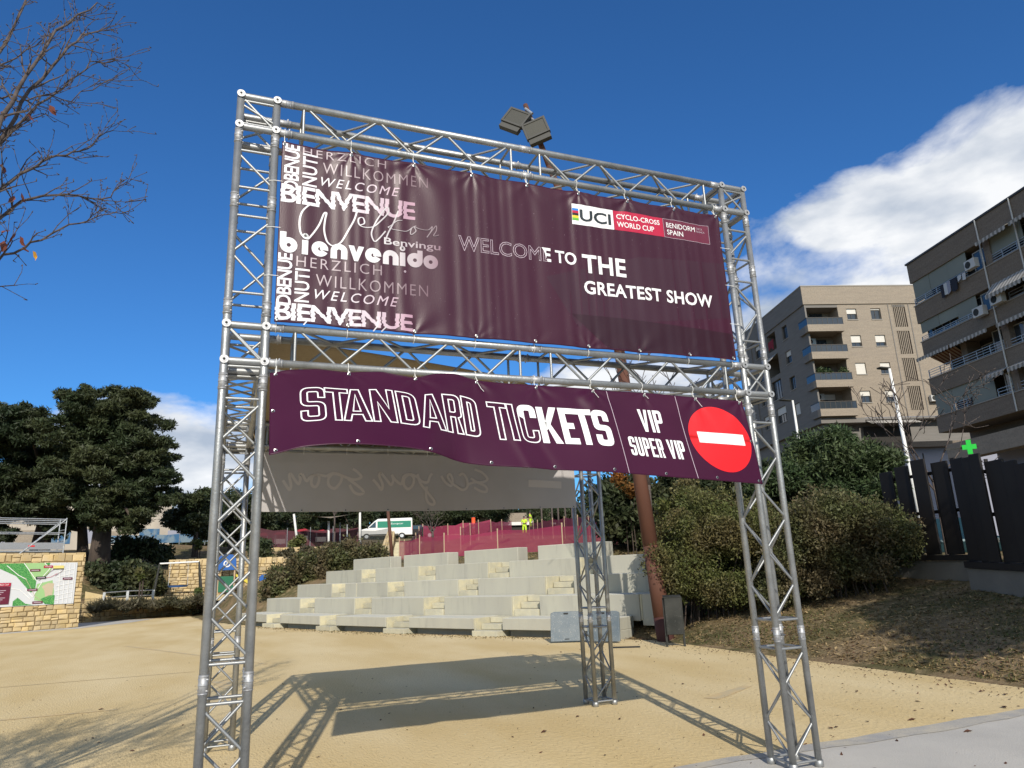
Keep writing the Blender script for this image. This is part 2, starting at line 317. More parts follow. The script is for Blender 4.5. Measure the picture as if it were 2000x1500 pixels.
# ------------------------------------------------------------------ terrain
CO = (0.0106809432, -0.849421393, 15.5142602)
PITCHR = 1.0
def row1(t): return CO[0]*t*t+CO[1]*t+CO[2]
def rowpt(k, t):
    """front line of seating row k (0 = lowest) at parameter t"""
    dx = 2*CO[0]*t+CO[1]; n = math.hypot(1, dx)
    return row1(t)+k*PITCHR/n, t-dx*k*PITCHR/n
bound = [(8.75, -40), (8.72, 0.5), (8.68, 3.1), (8.66, 5.9), (8.72, 8.2)]
bound += [(row1(t), t) for t in (9.4, 11.2, 13.5, 16.35, 19.4, 23.1, 27, 31, 36, 39.5)]
bound += [(-1.3, 42.5), (-6.3, 37.3), (-9.5, 36), (-45, 36), (-45, -40)]
B = np.array(bound)
def sdist(x, y):
    """distance outside the plaza polygon (negative inside)"""
    x = np.asarray(x, float); y = np.asarray(y, float); d = np.full(x.shape, 1e9); ins = np.zeros(x.shape, bool)
    for i in range(len(B)):
        a = B[i]; b = B[(i+1) % len(B)]; e = b-a
        t = np.clip(((x-a[0])*e[0]+(y-a[1])*e[1])/(e@e), 0, 1)
        d = np.minimum(d, np.hypot(x-a[0]-t*e[0], y-a[1]-t*e[1]))
        c = ((a[1] > y) != (b[1] > y)) & (x < (b[0]-a[0])*(y-a[1])/(b[1]-a[1]+1e-12)+a[0]); ins ^= c
    return np.where(ins, -d, d)
ctrl = []
for (u, v, D) in [(1790, 1092, 15), (1990, 1112, 13.7), (2000, 1165, 13), (1900, 1105, 14.3), (1850, 1160, 13.0), (1700, 1185, 13.4), (1600, 1135, 15.4), (1700, 1120, 15.2), (1500, 1180, 14.9), (1400, 1190, 15.3), (1450, 1150, 16.2), (1340, 1175, 16.3), (1300, 1075, 22), (1500, 1075, 22),
                  (1215, 1090, 20), (1240, 1062, 26), (1180, 1072, 38), (1050, 1082, 38), (900, 1090, 38), (1040, 1040, 80), (900, 1045, 75), (1150, 1050, 60), (830, 1062, 60), (750, 1055, 75), (700, 1055, 75), (600, 1062, 75), (520, 1066, 75),
                  (780, 1095, 48), (700, 1090, 45), (620, 1110, 40), (540, 1130, 40), (560, 1090, 52), (650, 1078, 58), (540, 1078, 60), (420, 1085, 62), (380, 1090, 62),
                  (390, 1163, 47), (330, 1166, 46), (450, 1163, 47), (510, 1160, 47), (420, 1166, 45), (480, 1166, 44), (520, 1168, 42), (250, 1170, 45), (190, 1178, 44), (200, 1110, 52), (330, 1108, 53), (100, 1120, 48), (60, 1120, 46), (0, 1120, 46), (-100, 1130, 46), (300, 1065, 75), (100, 1075, 75), (-100, 1085, 75), (1700, 1075, 26), (1900, 1072, 26), (2100, 1080, 22), (2100, 1120, 13)]:
    p = at(u, v, D); ctrl.append(tuple(p))
for a, D, z in [(45, 60, 1.6), (55, 40, 1.6), (60, 80, 1.6), (35, 110, 5), (15, 130, 7), (0, 130, 7), (-20, 130, 7), (-45, 60, 3), (80, 40, 1.5), (95, 40, 1.5), (110, 60, 1.5), (90, 18, 1.4), (110, 22, 1.4), (60, 300, 2), (0, 600, 8), (-60, 400, 5), (130, 200, 2), (180, 100, 0), (-150, 120, 0), (-90, 90, 1)]:
    ctrl.append((CAM.x+math.sin(R(a))*D, CAM.y+math.cos(R(a))*D, z))
CT = np.array(ctrl)
def height(x, y):
    x = np.asarray(x, float); y = np.asarray(y, float); s = sdist(x, y)
    W = 0; Z = 0
    for c in CT:
        w_ = 1/(((x-c[0])**2+(y-c[1])**2)+.6)**1.8; W = W+w_; Z = Z+w_*c[2]
    W0 = 1/(np.maximum(s, 0)**2+.05)**1.8*.35; h = Z/(W+W0)
    h = h*np.clip(s/1.3, 0, 1)**.9
    wb = np.clip((12.5-y)/3, 0, 1)*(x > 8); h = h*(1-wb)+wb*np.minimum(np.maximum(Z/W, 1.3), 1.5)*np.clip(s/4.5, 0, 1)**.85
    h = h+.05*np.sin(x*1.7+y*.6)*np.sin(y*1.3-x*.4)*np.clip(s/3, 0, 1)
    # under the seating rows the soil stays below the treads
    inrow = (y > 8.8) & (y < 27.5) & (s < 6.0)
    h = np.where(inrow & (s > 0), np.minimum(h, np.clip(.46*s-.42, -.05, 1.75)), h)
    return np.where(s <= 0, -.03, h)
def H(x, y): return float(height(np.array([x]), np.array([y]))[0])
def axis(lo, hi, step, far):
    a = list(np.arange(lo, hi, step)); s = step
    b = hi
    while b < far: a.append(b); s *= 1.35; b += s
    s = step; b = lo-step; pre = []
    while b > -far: pre.append(b); s *= 1.35; b -= s
    return np.array(pre[::-1]+a+[far])
gx = axis(-14, 22, .35, 2500); gy = axis(-12, 50, .35, 2500)
GX, GY = np.meshgrid(gx, gy); GZ = height(GX.ravel(), GY.ravel()).reshape(GX.shape)
nx, ny = len(gx), len(gy); idx = np.arange(nx*ny).reshape(ny, nx)
F = np.stack([idx[:-1, :-1], idx[:-1, 1:], idx[1:, 1:], idx[1:, :-1]], -1).reshape(-1, 4)
tag(link('ground', npmesh('ground', np.stack([GX, GY, GZ], -1).reshape(-1, 3), F, True), X['dirt']), kind='structure')
# sand plaza sheet with a slightly ragged rim
rim = []
for i in range(len(B)):
    a = B[i]; b = B[(i+1) % len(B)]; L = np.hypot(*(b-a)); n = max(1, int(L/.18)) if max(abs(a[0]), abs(b[0])) < 12 and a[1] > -6 else 1
    for k in range(n):
        p = a+(b-a)*k/n; j = .07*math.sin(p[1]*5.1)+.05*math.sin(p[1]*11.7+1)+random.uniform(-.04, .04) if n > 1 else 0
        rim.append((p[0]-.02+j, p[1]-j*.3, .0))
tri = tessellate_polygon([[Vector(p) for p in rim]])
me = bpy.data.meshes.new('sand_plaza'); me.from_pydata(rim, [], [tuple(t) for t in tri]); me.update()
for p in me.polygons:
    if p.normal.z < 0: p.flip()
tag(link('sand_plaza', me, X['sand']), kind='structure')
# concrete slab along the near edge
sl = []
for i in range(60):
    x = -3+i*.3; sl.append((x, .50+.012*(x-3.4)+.015*math.sin(x*7)+random.uniform(-.008, .008), .004))
mb = MB(); mb.poly([(-3, -16, .004), (14.7, -16, .004)]+sl[::-1]); tag(mb.build('concrete_slab', X['conc']), kind='structure')
mb = MB()
for i in range(len(sl)-1):
    a, b = sl[i], sl[i+1]; wd = .15+.05*math.sin(a[0]*1.3)
    mb.quad((a[0], a[1]-wd, .008), (b[0], b[1]-.15-.05*math.sin(b[0]*1.3), .008), (b[0], b[1]+.03, .008), (a[0], a[1]+.03, .008))
tag(mb.build('slab_edge', X['concd']), kind='structure')
# pale apron by the map wall, worn traces on the sand
mb = MB(); mb.poly([(-14, 29.6, .004), (-8.2, 29.2, .004), (-5.3, 30.2, .004), (-3.6, 33.6, .004), (-2.9, 36.5, .004), (-4.6, 37.2, .004), (-14, 33, .004)]); tag(mb.build('path', X['conc']), kind='structure')
mb = MB()
for (u0, v0, u1, v1, w0) in [(0, 1407, 230, 1386, .05), (245, 1262, 520, 1297, .06), (0, 1343, 380, 1312, .025), (1390, 1365, 1460, 1340, .10), (430, 1330, 445, 1345, .14)]:
    def g0(u, v):
        d = cf+cr*((u-1000)/FPX)+cu*((750-v)/FPX); t = -CAM.z/d.z; return CAM+d*t
    a, b = g0(u0, v0), g0(u1, v1); n = Vector((-(b-a).y, (b-a).x, 0)).normalized()*w0; a.z = b.z = .004
    mb.quad(a-n, b-n*.6, b+n*.6, a+n)
tag(mb.build('worn_lines', X['sandline']), kind='structure')

# ------------------------------------------------------------------ seating terrace
terr = empty('seating_terrace', (5, 15, 0), label='stepped concrete amphitheatre seating of five rows with cream stair flights behind the gantry', cat='seating')
ZT = [0, .42, .90, 1.36, 1.83, 2.26]
def tpar(u, v, k):
    """row parameter where photo column u crosses row k"""
    d = cf+cr*((u-1000)/FPX)+cu*((750-v)/FPX); a = math.atan2(d.x, d.y); lo, hi = 2, 60
    for _ in range(50):
        m_ = (lo+hi)/2; x, y = rowpt(k, m_)
        if math.atan2(x-CAM.x, y-CAM.y) > a: lo = m_
        else: hi = m_
    return m_
T0 = Vector((5, 15, 0))
rows = [([(470, 520), (546, 624), (656, 754), (798, 925), (980, 1198)], [(520, 546), (624, 656), (754, 798), (925, 980)], 1210),
        ([(521, 586), (614, 693), (725, 827), (867, 1000), (1053, 1250)], [(586, 614), (693, 725), (827, 867), (1000, 1053)], 1175),
        ([(581, 648), (674, 696), (696.8, 757), (789, 895), (933, 1065), (1120, 1270)], [(648, 674), (757, 789), (895, 933), (1065, 1120)], 1140),
        ([(637, 706), (733, 817), (850, 953), (994, 1133), (1160, 1262)], [(706, 733), (817, 850), (953, 994), (1133, 1160)], 1110),
        ([(690, 763), (788, 875), (906, 1012), (1050, 1182)], [], 1085)]
def strip(k, t0, t1, o0, o1, z0, z1, name, m, bev=.012, undercut=0):
    n = max(1, int(abs(t1-t0)/1.5)); vs = []; fs = []
    for i in range(n+1):
        t = t0+(t1-t0)*i/n
        x0, y0 = rowpt(k+o0, t); x1, y1 = rowpt(k+o1, t); xu, yu = rowpt(k+o0+undercut, t)
        vs += [(xu, yu, z0), (x1, y1, z0), (x1, y1, z1), (x0, y0, z1)]
        if undercut: pass
    for i in range(n):
        a = i*4; b = a+4
        fs += [(a, b, b+1, a+1), (a+1, b+1, b+2, a+2), (a+2, b+2, b+3, a+3), (a+3, b+3, b, a)]
    fs += [(0, 1, 2, 3), (n*4+3, n*4+2, n*4+1, n*4)]
    mb = MB(); mb.add([Vector(v)-T0 for v in vs], fs)
    me = mb.mesh(name); bm = bmesh.new(); bm.from_mesh(me); bmesh.ops.recalc_face_normals(bm, faces=bm.faces); bm.to_mesh(me); bm.free()
    o = link(name, me, m, terr); bv = o.modifiers.new('bevel', 'BEVEL'); bv.width = bev; bv.segments = 2; bv.limit_method = 'ANGLE'; bv.angle_limit = R(50); return o
for k, (bl_, gp, vv) in enumerate(rows):
    zb, zt = ZT[k], ZT[k+1]
    for (a, b) in bl_:
        t0, t1 = tpar(a, vv, k)-.012, tpar(b, vv, k)+.012
        near = (b != 1198)
        if k == 0:
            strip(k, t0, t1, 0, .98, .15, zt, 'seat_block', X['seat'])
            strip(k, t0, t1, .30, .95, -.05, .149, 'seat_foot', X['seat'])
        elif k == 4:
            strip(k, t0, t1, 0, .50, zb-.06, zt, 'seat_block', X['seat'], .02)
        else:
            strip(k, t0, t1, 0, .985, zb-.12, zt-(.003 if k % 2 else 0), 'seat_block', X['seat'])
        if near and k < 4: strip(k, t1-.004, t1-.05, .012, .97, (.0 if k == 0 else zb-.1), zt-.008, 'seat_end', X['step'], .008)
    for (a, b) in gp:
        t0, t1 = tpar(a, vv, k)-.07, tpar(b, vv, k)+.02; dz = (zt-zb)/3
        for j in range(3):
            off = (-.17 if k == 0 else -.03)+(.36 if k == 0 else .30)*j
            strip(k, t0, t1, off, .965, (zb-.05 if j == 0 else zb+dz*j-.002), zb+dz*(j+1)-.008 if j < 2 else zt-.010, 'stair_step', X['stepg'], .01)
# side wing of row 2 on the right
strip(1, tpar(1250, 1175, 1)-.02, tpar(1250, 1175, 1)-.62, 0.02, .9, .2, .895, 'seat_block', X['seat'])
pa = [[at(u, v, D) for u, v, D in row] for row in ([(165, 1186, 41.8), (230, 1185, 41.8), (300, 1182, 42), (370, 1178, 42.3), (440, 1175, 42.5)], [(165, 1170, 46), (230, 1168, 46), (300, 1166, 46.5), (370, 1163, 46.8), (440, 1161, 47)])]
mb = MB()
for i in range(4):
    for j in range(6):
        for_ = []
        for (ii, jj) in ((i, j), (i+1, j), (i+1, j+1), (i, j+1)):
            p = pa[0][ii].lerp(pa[1][ii], jj/6); for_.append((p.x, p.y, max(p.z, H(p.x, p.y)+.03)))
        mb.quad(*for_)
tag(mb.build('footpath', X['sand']), kind='structure')
# crumbs of soil along the foot of the rows
def scatter_tris(pts, size, name, m, kind, label=None, cat=None, flat=False, parent=None, aspect=1.0, up=0.0, group=None):
    pts = np.asarray(pts); n = len(pts); s = size*rng.uniform(.5, 1.5, (n, 1))
    a = rng.normal(size=(n, 3)); a[:, 2] = a[:, 2]*(.25 if flat else 1)
    if up: a[:, 2] = np.abs(a[:, 2])+up
    a /= np.linalg.norm(a, axis=1, keepdims=True); b = np.cross(a, rng.normal(size=(n, 3))); b /= np.linalg.norm(b, axis=1, keepdims=True)
    if flat: b[:, 2] *= .3
    a = a*s*aspect; b = b*s
    V = np.stack([pts-b*.5, pts+a*.5-b*.1, pts+b*.5, pts-a*.5+b*.1], 1) if not up else np.stack([pts-b*.15, pts+a*.5, pts+a, pts+b*.15+a*.2], 1)
    me = npmesh(name, V.reshape(-1, 3), np.arange(n*4).reshape(n, 4)); o = link(name, me, m, parent)
    return tag(o, label, cat, group, kind)
P = []
for _ in range(2600):
    t = random.uniform(10, 24); x, y = rowpt(-abs(random.gauss(0, .32)), t); P.append((x, y, .012))
scatter_tris(P, .035, 'gravel_crumbs', X['dirt'], 'stuff', flat=True)

# ------------------------------------------------------------------ gantry
SP, W0_, D0_, Z1, Z2 = .24, 4.29, 3.34, 2.86, 4.549
rc, rb = .0255, .0095
gan = empty('truss_gantry', (0, 0, 0), label='silver aluminium box truss entrance gantry standing on the sand and slab', cat='gantry')
cyl = MB().tube((0, 0, 0), (0, 0, 1), 1, n=8).mesh('brace', True); cyl.materials.append(X['alu'])
node_me = MB(); node_me.tube((0, -.004, 0), (0, .004, 0), .0272, n=20); node_me.tube((0, -.006, 0), (0, -.0035, 0), .016, n=14)
def rod(p, q, r, parent, name='brace'):
    p, q = Vector(p), Vector(q); d = q-p; o = bpy.data.objects.new(name, cyl); col.objects.link(o); o.parent = parent
    o.location = p; o.rotation_mode = 'QUATERNION'; o.rotation_quaternion = d.to_track_quat('Z', 'Y'); o.scale = (r, r, d.length); return o
cpm = MB(); cpm.tube((0, 0, -.055), (0, 0, .055), rc+.0012, n=14)
for dj in (-.045, .0, .045): cpm.tube((0, 0, dj-.003), (0, 0, dj+.003), rc+.0032, n=14)
for dj in (-.03, .03): cpm.tube((0, -.037, dj), (0, .037, dj), .0055, n=6)
cpm = cpm.mesh('coupler', True); cpm.materials.append(X['aluw'])
def coupler(c, ax, side, parent):
    o = bpy.data.objects.new('coupler', cpm); col.objects.link(o); o.parent = parent
    z = Vector(ax); x = Vector(side); x = (x-z*x.dot(z)).normalized(); y = z.cross(x); M_ = Matrix((x, y, z)).transposed().to_4x4(); M_.translation = c; o.matrix_local = M_; return o
def truss(name, org, ax, u, v, L, joints, parent, first=.07, phase=0, faces=(0, 1, 2, 3), half=.245):
    """box truss: origin corner chord, along ax, chords at 0, u, v, u+v; joints = coupler positions along it"""
    org, ax, u, v = Vector(org), Vector(ax), Vector(u), Vector(v); cs_ = [org, org+u, org+u+v, org+v]
    mb = MB()
    for c in cs_: mb.tube(c, c+ax*L, rc, n=14)
    o = mb.build(name, X['alu'], parent, smooth=True)
    for j in joints:
        for c in cs_: coupler(c+ax*j, ax, (c-(org+(u+v)*.5)).normalized(), o)
    segs = [0]+list(joints)+[L]
    for si in range(len(segs)-1):
        a, b = segs[si]+(.055+first if segs[si] in joints else first), segs[si+1]-(.055+first if segs[si+1] in joints else first)
        if b-a < .15: continue
        n = max(1, round((b-a-.04)/half)); st = (b-a-.04)/n
        for fi in faces:
            c0, c1 = cs_[fi], cs_[(fi+1) % 4]; d = (c1-c0).normalized()
            for q in (a, b): rod(c0+ax*q+d*rc*.6, c1+ax*q-d*rc*.6, rb*1.05, o)
            for k in range(n):
                pa, pb = a+.02+st*k+.014, a+.02+st*(k+1)-.014
                A_, B_ = (c0, c1) if (k+fi+phase) % 2 else (c1, c0); dd = (B_-A_).normalized()
                rod(A_+ax*pa+dd*rc*.5, B_+ax*pb-dd*rc*.5, rb, o)
    return o
ex, ey, ez = (1, 0, 0), (0, 1, 0), (0, 0, 1)
for i, (x, y, top, jn) in enumerate([(0, 0, Z2+SP, [.95, 2.86-.14, 3.10+.12, 3.98, Z2-.08]), (W0_-SP, 0, Z2+SP, [.95, 2.86-.14, 3.10+.12, 3.98, Z2-.08]), (0, D0_-SP, Z1+SP, [.95, 2.86-.14]), (W0_-SP, D0_-SP, Z1+SP, [.95, 2.86-.14])]):
    o = truss('truss_tower', (x, y, 0), ez, (SP, 0, 0), (0, SP, 0), top+.015, jn, gan, first=.05 if i else .05, phase=i)
    for a in (0, 1):
        for b in (0, 1): rod((x+a*SP, y+b*SP, .0), (x+a*SP, y+b*SP, .05), rc+.008, o, 'foot')
truss('truss_beam', (SP, 0, Z2), ex, (0, 0, SP), (0, SP, 0), W0_-2*SP, [.06, 1.905, W0_-2*SP-.06], gan)
truss('truss_beam', (SP, 0, Z1), ex, (0, 0, SP), (0, SP, 0), W0_-2*SP, [.06, 1.905, W0_-2*SP-.06], gan)
truss('truss_beam', (SP, D0_-SP, Z1), ex, (0, 0, SP), (0, SP, 0), W0_-2*SP, [.06, 1.905, W0_-2*SP-.06], gan)
for x in (0, W0_-SP):
    truss('truss_beam', (x, SP, Z1), ey, (0, 0, SP), (SP, 0, 0), D0_-2*SP, [.06, D0_-2*SP-.06], gan, half=.24)
# corner nodes: round end plates and short cross tubes
nm = node_me.mesh('node_plate', True); nm.materials.append(X['aluw'])
dk = MB().tube((0, -.0075, 0), (0, -.0062, 0), .0085, n=10).mesh('bolt_hole'); dk.materials.append(X['black'])
cj = gan
def ctube(p, q): return rod(p, q, rc, gan, 'corner_tube')
for z in (Z2, Z2+SP, Z1, Z1+SP):
    for x in (0, W0_-SP):
        ctube((x, 0, z), (x+SP, 0, z)); ctube((x, SP, z), (x+SP, SP, z)); ctube((x, 0, z), (x, SP, z)); ctube((x+SP, 0, z), (x+SP, SP, z))
for z in (Z1, Z1+SP):
    for x in (0, W0_-SP):
        for y in (D0_-SP, D0_): ctube((x, y, z), (x+SP, y, z))
        for xx in (x, x+SP): ctube((xx, D0_-SP, z), (xx, D0_, z))
for z in (Z2, Z2+SP, Z1, Z1+SP):
    for x in (0, SP, W0_-SP, W0_):
        o = link('node_plate', nm, None, gan, (x, -rc-.005, z)); link('bolt_hole', dk, None, o)
for x in (0, W0_-SP):
    for (p, q) in (((x, 0, Z2+SP), (x+SP, 0, Z2)), ((x, 0, Z1+SP), (x+SP, 0, Z1)), ((x, SP, Z2+SP), (x+SP, SP, Z2))):
        rod(p, q, rb, cj)

# ------------------------------------------------------------------ banner surfaces
def ip(x, xs, ys): return np.interp(x, xs, ys)
UX0, UX1, UZ0, UZ1 = .285, 3.955, 3.125, 4.465
tiesU = [.30, .76, 1.22, 1.67, 2.13, 2.58, 3.03, 3.49, 3.93]
def surfU(x, z, off=0.0):
    x = np.asarray(x, float); z = np.asarray(z, float)
    y = -.042+.0021*np.sin(x*17+2.1*np.sin(x*3.1)+.5*z)*np.clip((z-3.1)/.5, 0, 1)+.0015*np.sin(x*34+z*1.4+2.6*np.sin(x*5))+.0009*np.sin(x*71+3*np.sin(x*7)+z)
    y = y+.007*np.sin(x*3.6+z*1.1+1)+.0018*np.sin(z*9+x*3.7)
    for i, tx in enumerate(tiesU):
        for tz, sg, A in ((UZ1, 1, .0046), (UZ0, -1, .0022)):
            r = np.hypot(x-tx, z-tz)+1e-3; th = np.arctan2((tz-z)*sg, x-tx); y = y+A*(.5+.9*math.sin(i*2.3)**2)*np.exp(-r/(.13+.22*math.sin(i*1.7+1)**2))*np.cos(th*(9 if i % 2 else 6)+i*1.9)*np.clip(r/.06, 0, 1)
    sag = .014*np.abs(np.sin((x-.30)/.4545*math.pi))
    zz = z-sag*np.clip((z-4.25)/.2, 0, 1)*.9+sag*.5*np.clip((3.3-z)/.15, 0, 1)
    return np.stack([x, y-off, zz], -1)
TX = [.27, .38, .57, .77, .99, 1.22, 1.36, 1.51, 1.66, 1.88, 2.12, 2.39, 2.73, 3.1, 3.48, 3.97]
TZ = [2.78, 2.81, 2.83, 2.82, 2.84, 2.81, 2.85, 2.86, 2.82, 2.81, 2.81, 2.81, 2.80, 2.80, 2.79, 2.78]
BX = [.27, .45, .65, .86, 1.08, 1.22, 1.45, 1.62, 1.87, 2.1, 2.57, 3.02, 3.49, 3.97]
BY = [-.40, -.45, -.466, -.464, -.45, -.448, -.29, -.304, -.326, -.304, -.294, -.25, -.218, -.155]
BZ = [2.19, 2.24, 2.26, 2.26, 2.25, 2.23, 2.19, 2.17, 2.16, 2.15, 2.14, 2.12, 2.10, 2.082]
xs_ = np.linspace(.2, 4.1, 500)
def smoothc(a, b, wd=9):
    y = np.interp(xs_, a, b); k = np.ones(wd)/wd; yp = np.pad(y, wd, mode='edge'); return np.convolve(yp, k, 'same')[wd:-wd]
LTZ, LBY, LBZ = smoothc(TX, TZ), smoothc(BX, BY, 19), smoothc(BX, BZ, 15)
def surfL(x, v, off=0.0):
    """v: 0 top edge, 1 bottom edge"""
    x = np.asarray(x, float); v = np.asarray(v, float)
    zt = np.interp(x, xs_, LTZ); yb = np.interp(x, xs_, LBY); zb = np.interp(x, xs_, LBZ)
    y = -.034+(yb+.034)*v; z = zt+(zb-zt)*v
    fold = .012*np.sin(np.pi*v)*np.sin(x*5+1.2)
    for i, tx in enumerate([.31, .77, 1.22, 1.66, 2.12, 2.58, 3.03, 3.5, 3.94]):
        r = np.hypot(x-tx, (v)*.7)+1e-3; th = np.arctan2(v*.7, x-tx); fold = fold+.0055*np.exp(-r/.2)*np.cos(th*(6+i % 3)+i)*np.clip(r/.08, 0, 1)
    d = np.exp(-((x-2.52)/.07)**2)*np.exp(-((v-.16)/.12)**2)-.8*np.exp(-((x-2.42)/.07)**2)*np.exp(-((v-.2)/.16)**2)
    fold = fold+.016*d+.012*np.exp(-((x-(1.72+.22*v))/.05)**2)*np.clip(v*1.6, 0, 1)-.009*np.exp(-((x-(1.83+.28*v))/.05)**2)*np.clip(v*1.6, 0, 1)
    return np.stack([x, y-fold-off, z], -1)
def surfS(x, z, off=0.0):
    """rear banner"""
    x = np.asarray(x, float); z = np.asarray(z, float)
    top = 2.80+.0*x; y = 3.075+.02*np.sin(x*3)+.035*np.clip((2.7-z)*2, 0, 1)*np.sin(x*1.3+1)
    return np.stack([x, y-off, z-.02*np.sin(x*.9)*np.clip((2.5-z)*3, 0, 1)], -1)
def sheet(name, S, a0, a1, b0, b1, na, nb, m, parent=None):
    A_, B_ = np.meshgrid(np.linspace(a0, a1, na), np.linspace(b0, b1, nb)); P_ = S(A_.ravel(), B_.ravel())
    id_ = np.arange(na*nb).reshape(nb, na); F_ = np.stack([id_[:-1, :-1], id_[:-1, 1:], id_[1:, 1:], id_[1:, :-1]], -1).reshape(-1, 4)
    return link(name, npmesh(name, P_, F_, True), m, parent)
def conform(me, S, step, off, name, m, parent, zs=None):
    """cut a flat (a, b) mesh finely and wrap it onto surface S"""
    bm = bmesh.new(); bm.from_mesh(me)
    if len(bm.verts) == 0: bm.free(); return None
    xs = [v.co.x for v in bm.verts]; ys = [v.co.y for v in bm.verts]
    for lo, hi, n_ in ((min(xs), max(xs), (1, 0, 0)), (min(ys), max(ys), (0, 1, 0))):
        st = step[0] if n_[0] else step[1]; k = math.floor(lo/st)+1
        while k*st < hi:
            g = bm.verts[:]+bm.edges[:]+bm.faces[:]; bmesh.ops.bisect_plane(bm, geom=g, plane_co=(k*st*n_[0], k*st*n_[1], 0), plane_no=n_); k += 1
    bmesh.ops.triangulate(bm, faces=bm.faces)
    co = np.array([v.co[:] for v in bm.verts]); P_ = S(co[:, 0], co[:, 1], off)
    for v, p in zip(bm.verts, P_): v.co = p
    me2 = bpy.data.meshes.new(name); bm.to_mesh(me2); bm.free()
    me2.polygons.foreach_set('use_smooth', np.ones(len(me2.polygons), bool))
    return link(name, me2, m, parent)
def ribbon(pts, wd, closed=False):
    """flat ribbon mesh along 2-D points; wd number or list"""
    n = len(pts); P_ = [Vector((p[0], p[1])) for p in pts]; vs = []; fs = []
    for i in range(n):
        a = P_[i-1] if (i or closed) else P_[i]; b = P_[(i+1) % n] if (i < n-1 or closed) else P_[i]
        d1 = (P_[i]-a); d2 = (b-P_[i]); d1 = d1.normalized() if d1.length > 1e-9 else d2.normalized(); d2 = d2.normalized() if d2.length > 1e-9 else d1
        t = (d1+d2); t = t.normalized() if t.length > 1e-6 else d1; nrm = Vector((-t.y, t.x)); c = max(.45, nrm.dot(Vector((-d1.y, d1.x)))); w_ = (wd[i] if hasattr(wd, '__len__') else wd)/2/c
        vs += [(*(P_[i]-nrm*w_), 0), (*(P_[i]+nrm*w_), 0)]
    for i in range(n if closed else n-1):
        j = (i+1) % n; fs.append((2*i, 2*j, 2*j+1, 2*i+1))
    return vs, fs
def smooth_path(pts, k=6):
    out = []; n = len(pts)
    for i in range(n-1):
        p0, p1, p2, p3 = pts[max(0, i-1)], pts[i], pts[i+1], pts[min(n-1, i+2)]
        for j in range(k):
            t = j/k; out.append(tuple(.5*((2*p1[a])+(-p0[a]+p2[a])*t+(2*p0[a]-5*p1[a]+4*p2[a]-p3[a])*t*t+(-p0[a]+3*p1[a]-3*p2[a]+p3[a])*t**3) for a in (0, 1)))
    out.append(tuple(pts[-1])); return out
def mesh2d(vs, fs):
    me = bpy.data.meshes.new('flat'); me.from_pydata(vs, [], fs); me.update(); return me
FONT = None
def text2d(s, x0, x1, z0, z1, bold=0.0, outline=0, rot=False, shear=0.0, space=1.0, glitch=0):
    """flat mesh of a word filled into the rectangle; rot = read upwards"""
    cu_ = bpy.data.curves.new('text', 'FONT'); cu_.body = s; cu_.size = 1; cu_.offset = bold; cu_.shear = shear; cu_.space_character = space; cu_.resolution_u = 3
    if outline: cu_.fill_mode = 'NONE'; cu_.bevel_depth = .0001; cu_.bevel_resolution = 0
    ob = bpy.data.objects.new('text', cu_); col.objects.link(ob); dg = bpy.context.evaluated_depsgraph_get()
    if outline:
        cu_.bevel_depth = 0; me = bpy.data.meshes.new_from_object(ob.evaluated_get(dg))
    else: me = bpy.data.meshes.new_from_object(ob.evaluated_get(dg))
    bpy.data.objects.remove(ob); bpy.data.curves.remove(cu_)
    co = np.array([v.co[:] for v in me.vertices]); 
    lo, hi = co.min(0), co.max(0)
    def mapc(c):
        a = (c[0]-lo[0])/(hi[0]-lo[0]); b = (c[1]-lo[1])/(hi[1]-lo[1])
        if rot: return (x1-b*(x1-x0), z0+a*(z1-z0), 0)
        return (x0+a*(x1-x0), z0+b*(z1-z0), 0)
    if outline:
        # chain edges to loops and make ribbons
        adj = {}
        for e in me.edges:
            a, b = e.vertices; adj.setdefault(a, []).append(b); adj.setdefault(b, []).append(a)
        seen = set(); V_, F_ = [], []
        for st in adj:
            if st in seen: continue
            loop = [st]; seen.add(st); cur = st
            while True:
                nxt = [q for q in adj[cur] if q not in seen]
                if not nxt: break
                cur = nxt[0]; seen.add(cur); loop.append(cur)
            pts = [mapc(me.vertices[i].co) for i in loop]; q = []
            for p in pts:
                if not q or math.hypot(p[0]-q[-1][0], p[1]-q[-1][1]) > 1e-5: q.append(p)
            if len(q) < 3: continue
            v_, f_ = ribbon(q, outline, True); n = len(V_); V_ += v_; F_ += [tuple(i+n for i in f) for f in f_]
        return mesh2d(V_, F_)
    for v in me.vertices: v.co = mapc(v.co)
    if glitch:
        bm = bmesh.new(); bm.from_mesh(me)
        cuts = [z0+(z1-z0)*f for f in (.18, .3, .42, .52, .7)]
        for c in cuts: bmesh.ops.bisect_plane(bm, geom=bm.verts[:]+bm.edges[:]+bm.faces[:], plane_co=(0, c, 0), plane_no=(0, 1, 0))
        bmesh.ops.split_edges(bm, edges=[e for e in bm.edges if any(abs(e.verts[0].co.y-c) < 1e-6 and abs(e.verts[1].co.y-c) < 1e-6 for c in cuts)])
        sh = [0, glitch, -glitch*.6, glitch*.5, -glitch, .2*glitch]
        done = set()
        for f in bm.faces:
            cy = f.calc_center_median().y; k = sum(cy > c for c in cuts)
            for v in f.verts:
                if v.index not in done: done.add(v.index)
        bm.verts.index_update()
        mv = {}
        for f in bm.faces:
            k = sum(f.calc_center_median().y > c for c in cuts)
            for v in f.verts: mv[v] = sh[k]
        for v, d in mv.items(): v.co.x += d
        bm.to_mesh(me); bm.free()
    return me
def joinmeshes(ms):
    V_, F_ = [], []
    for m_ in ms:
        n = len(V_); V_ += [tuple(v.co) for v in m_.vertices]; F_ += [tuple(i+n for i in p.vertices) for p in m_.polygons]
    return mesh2d(V_, F_)
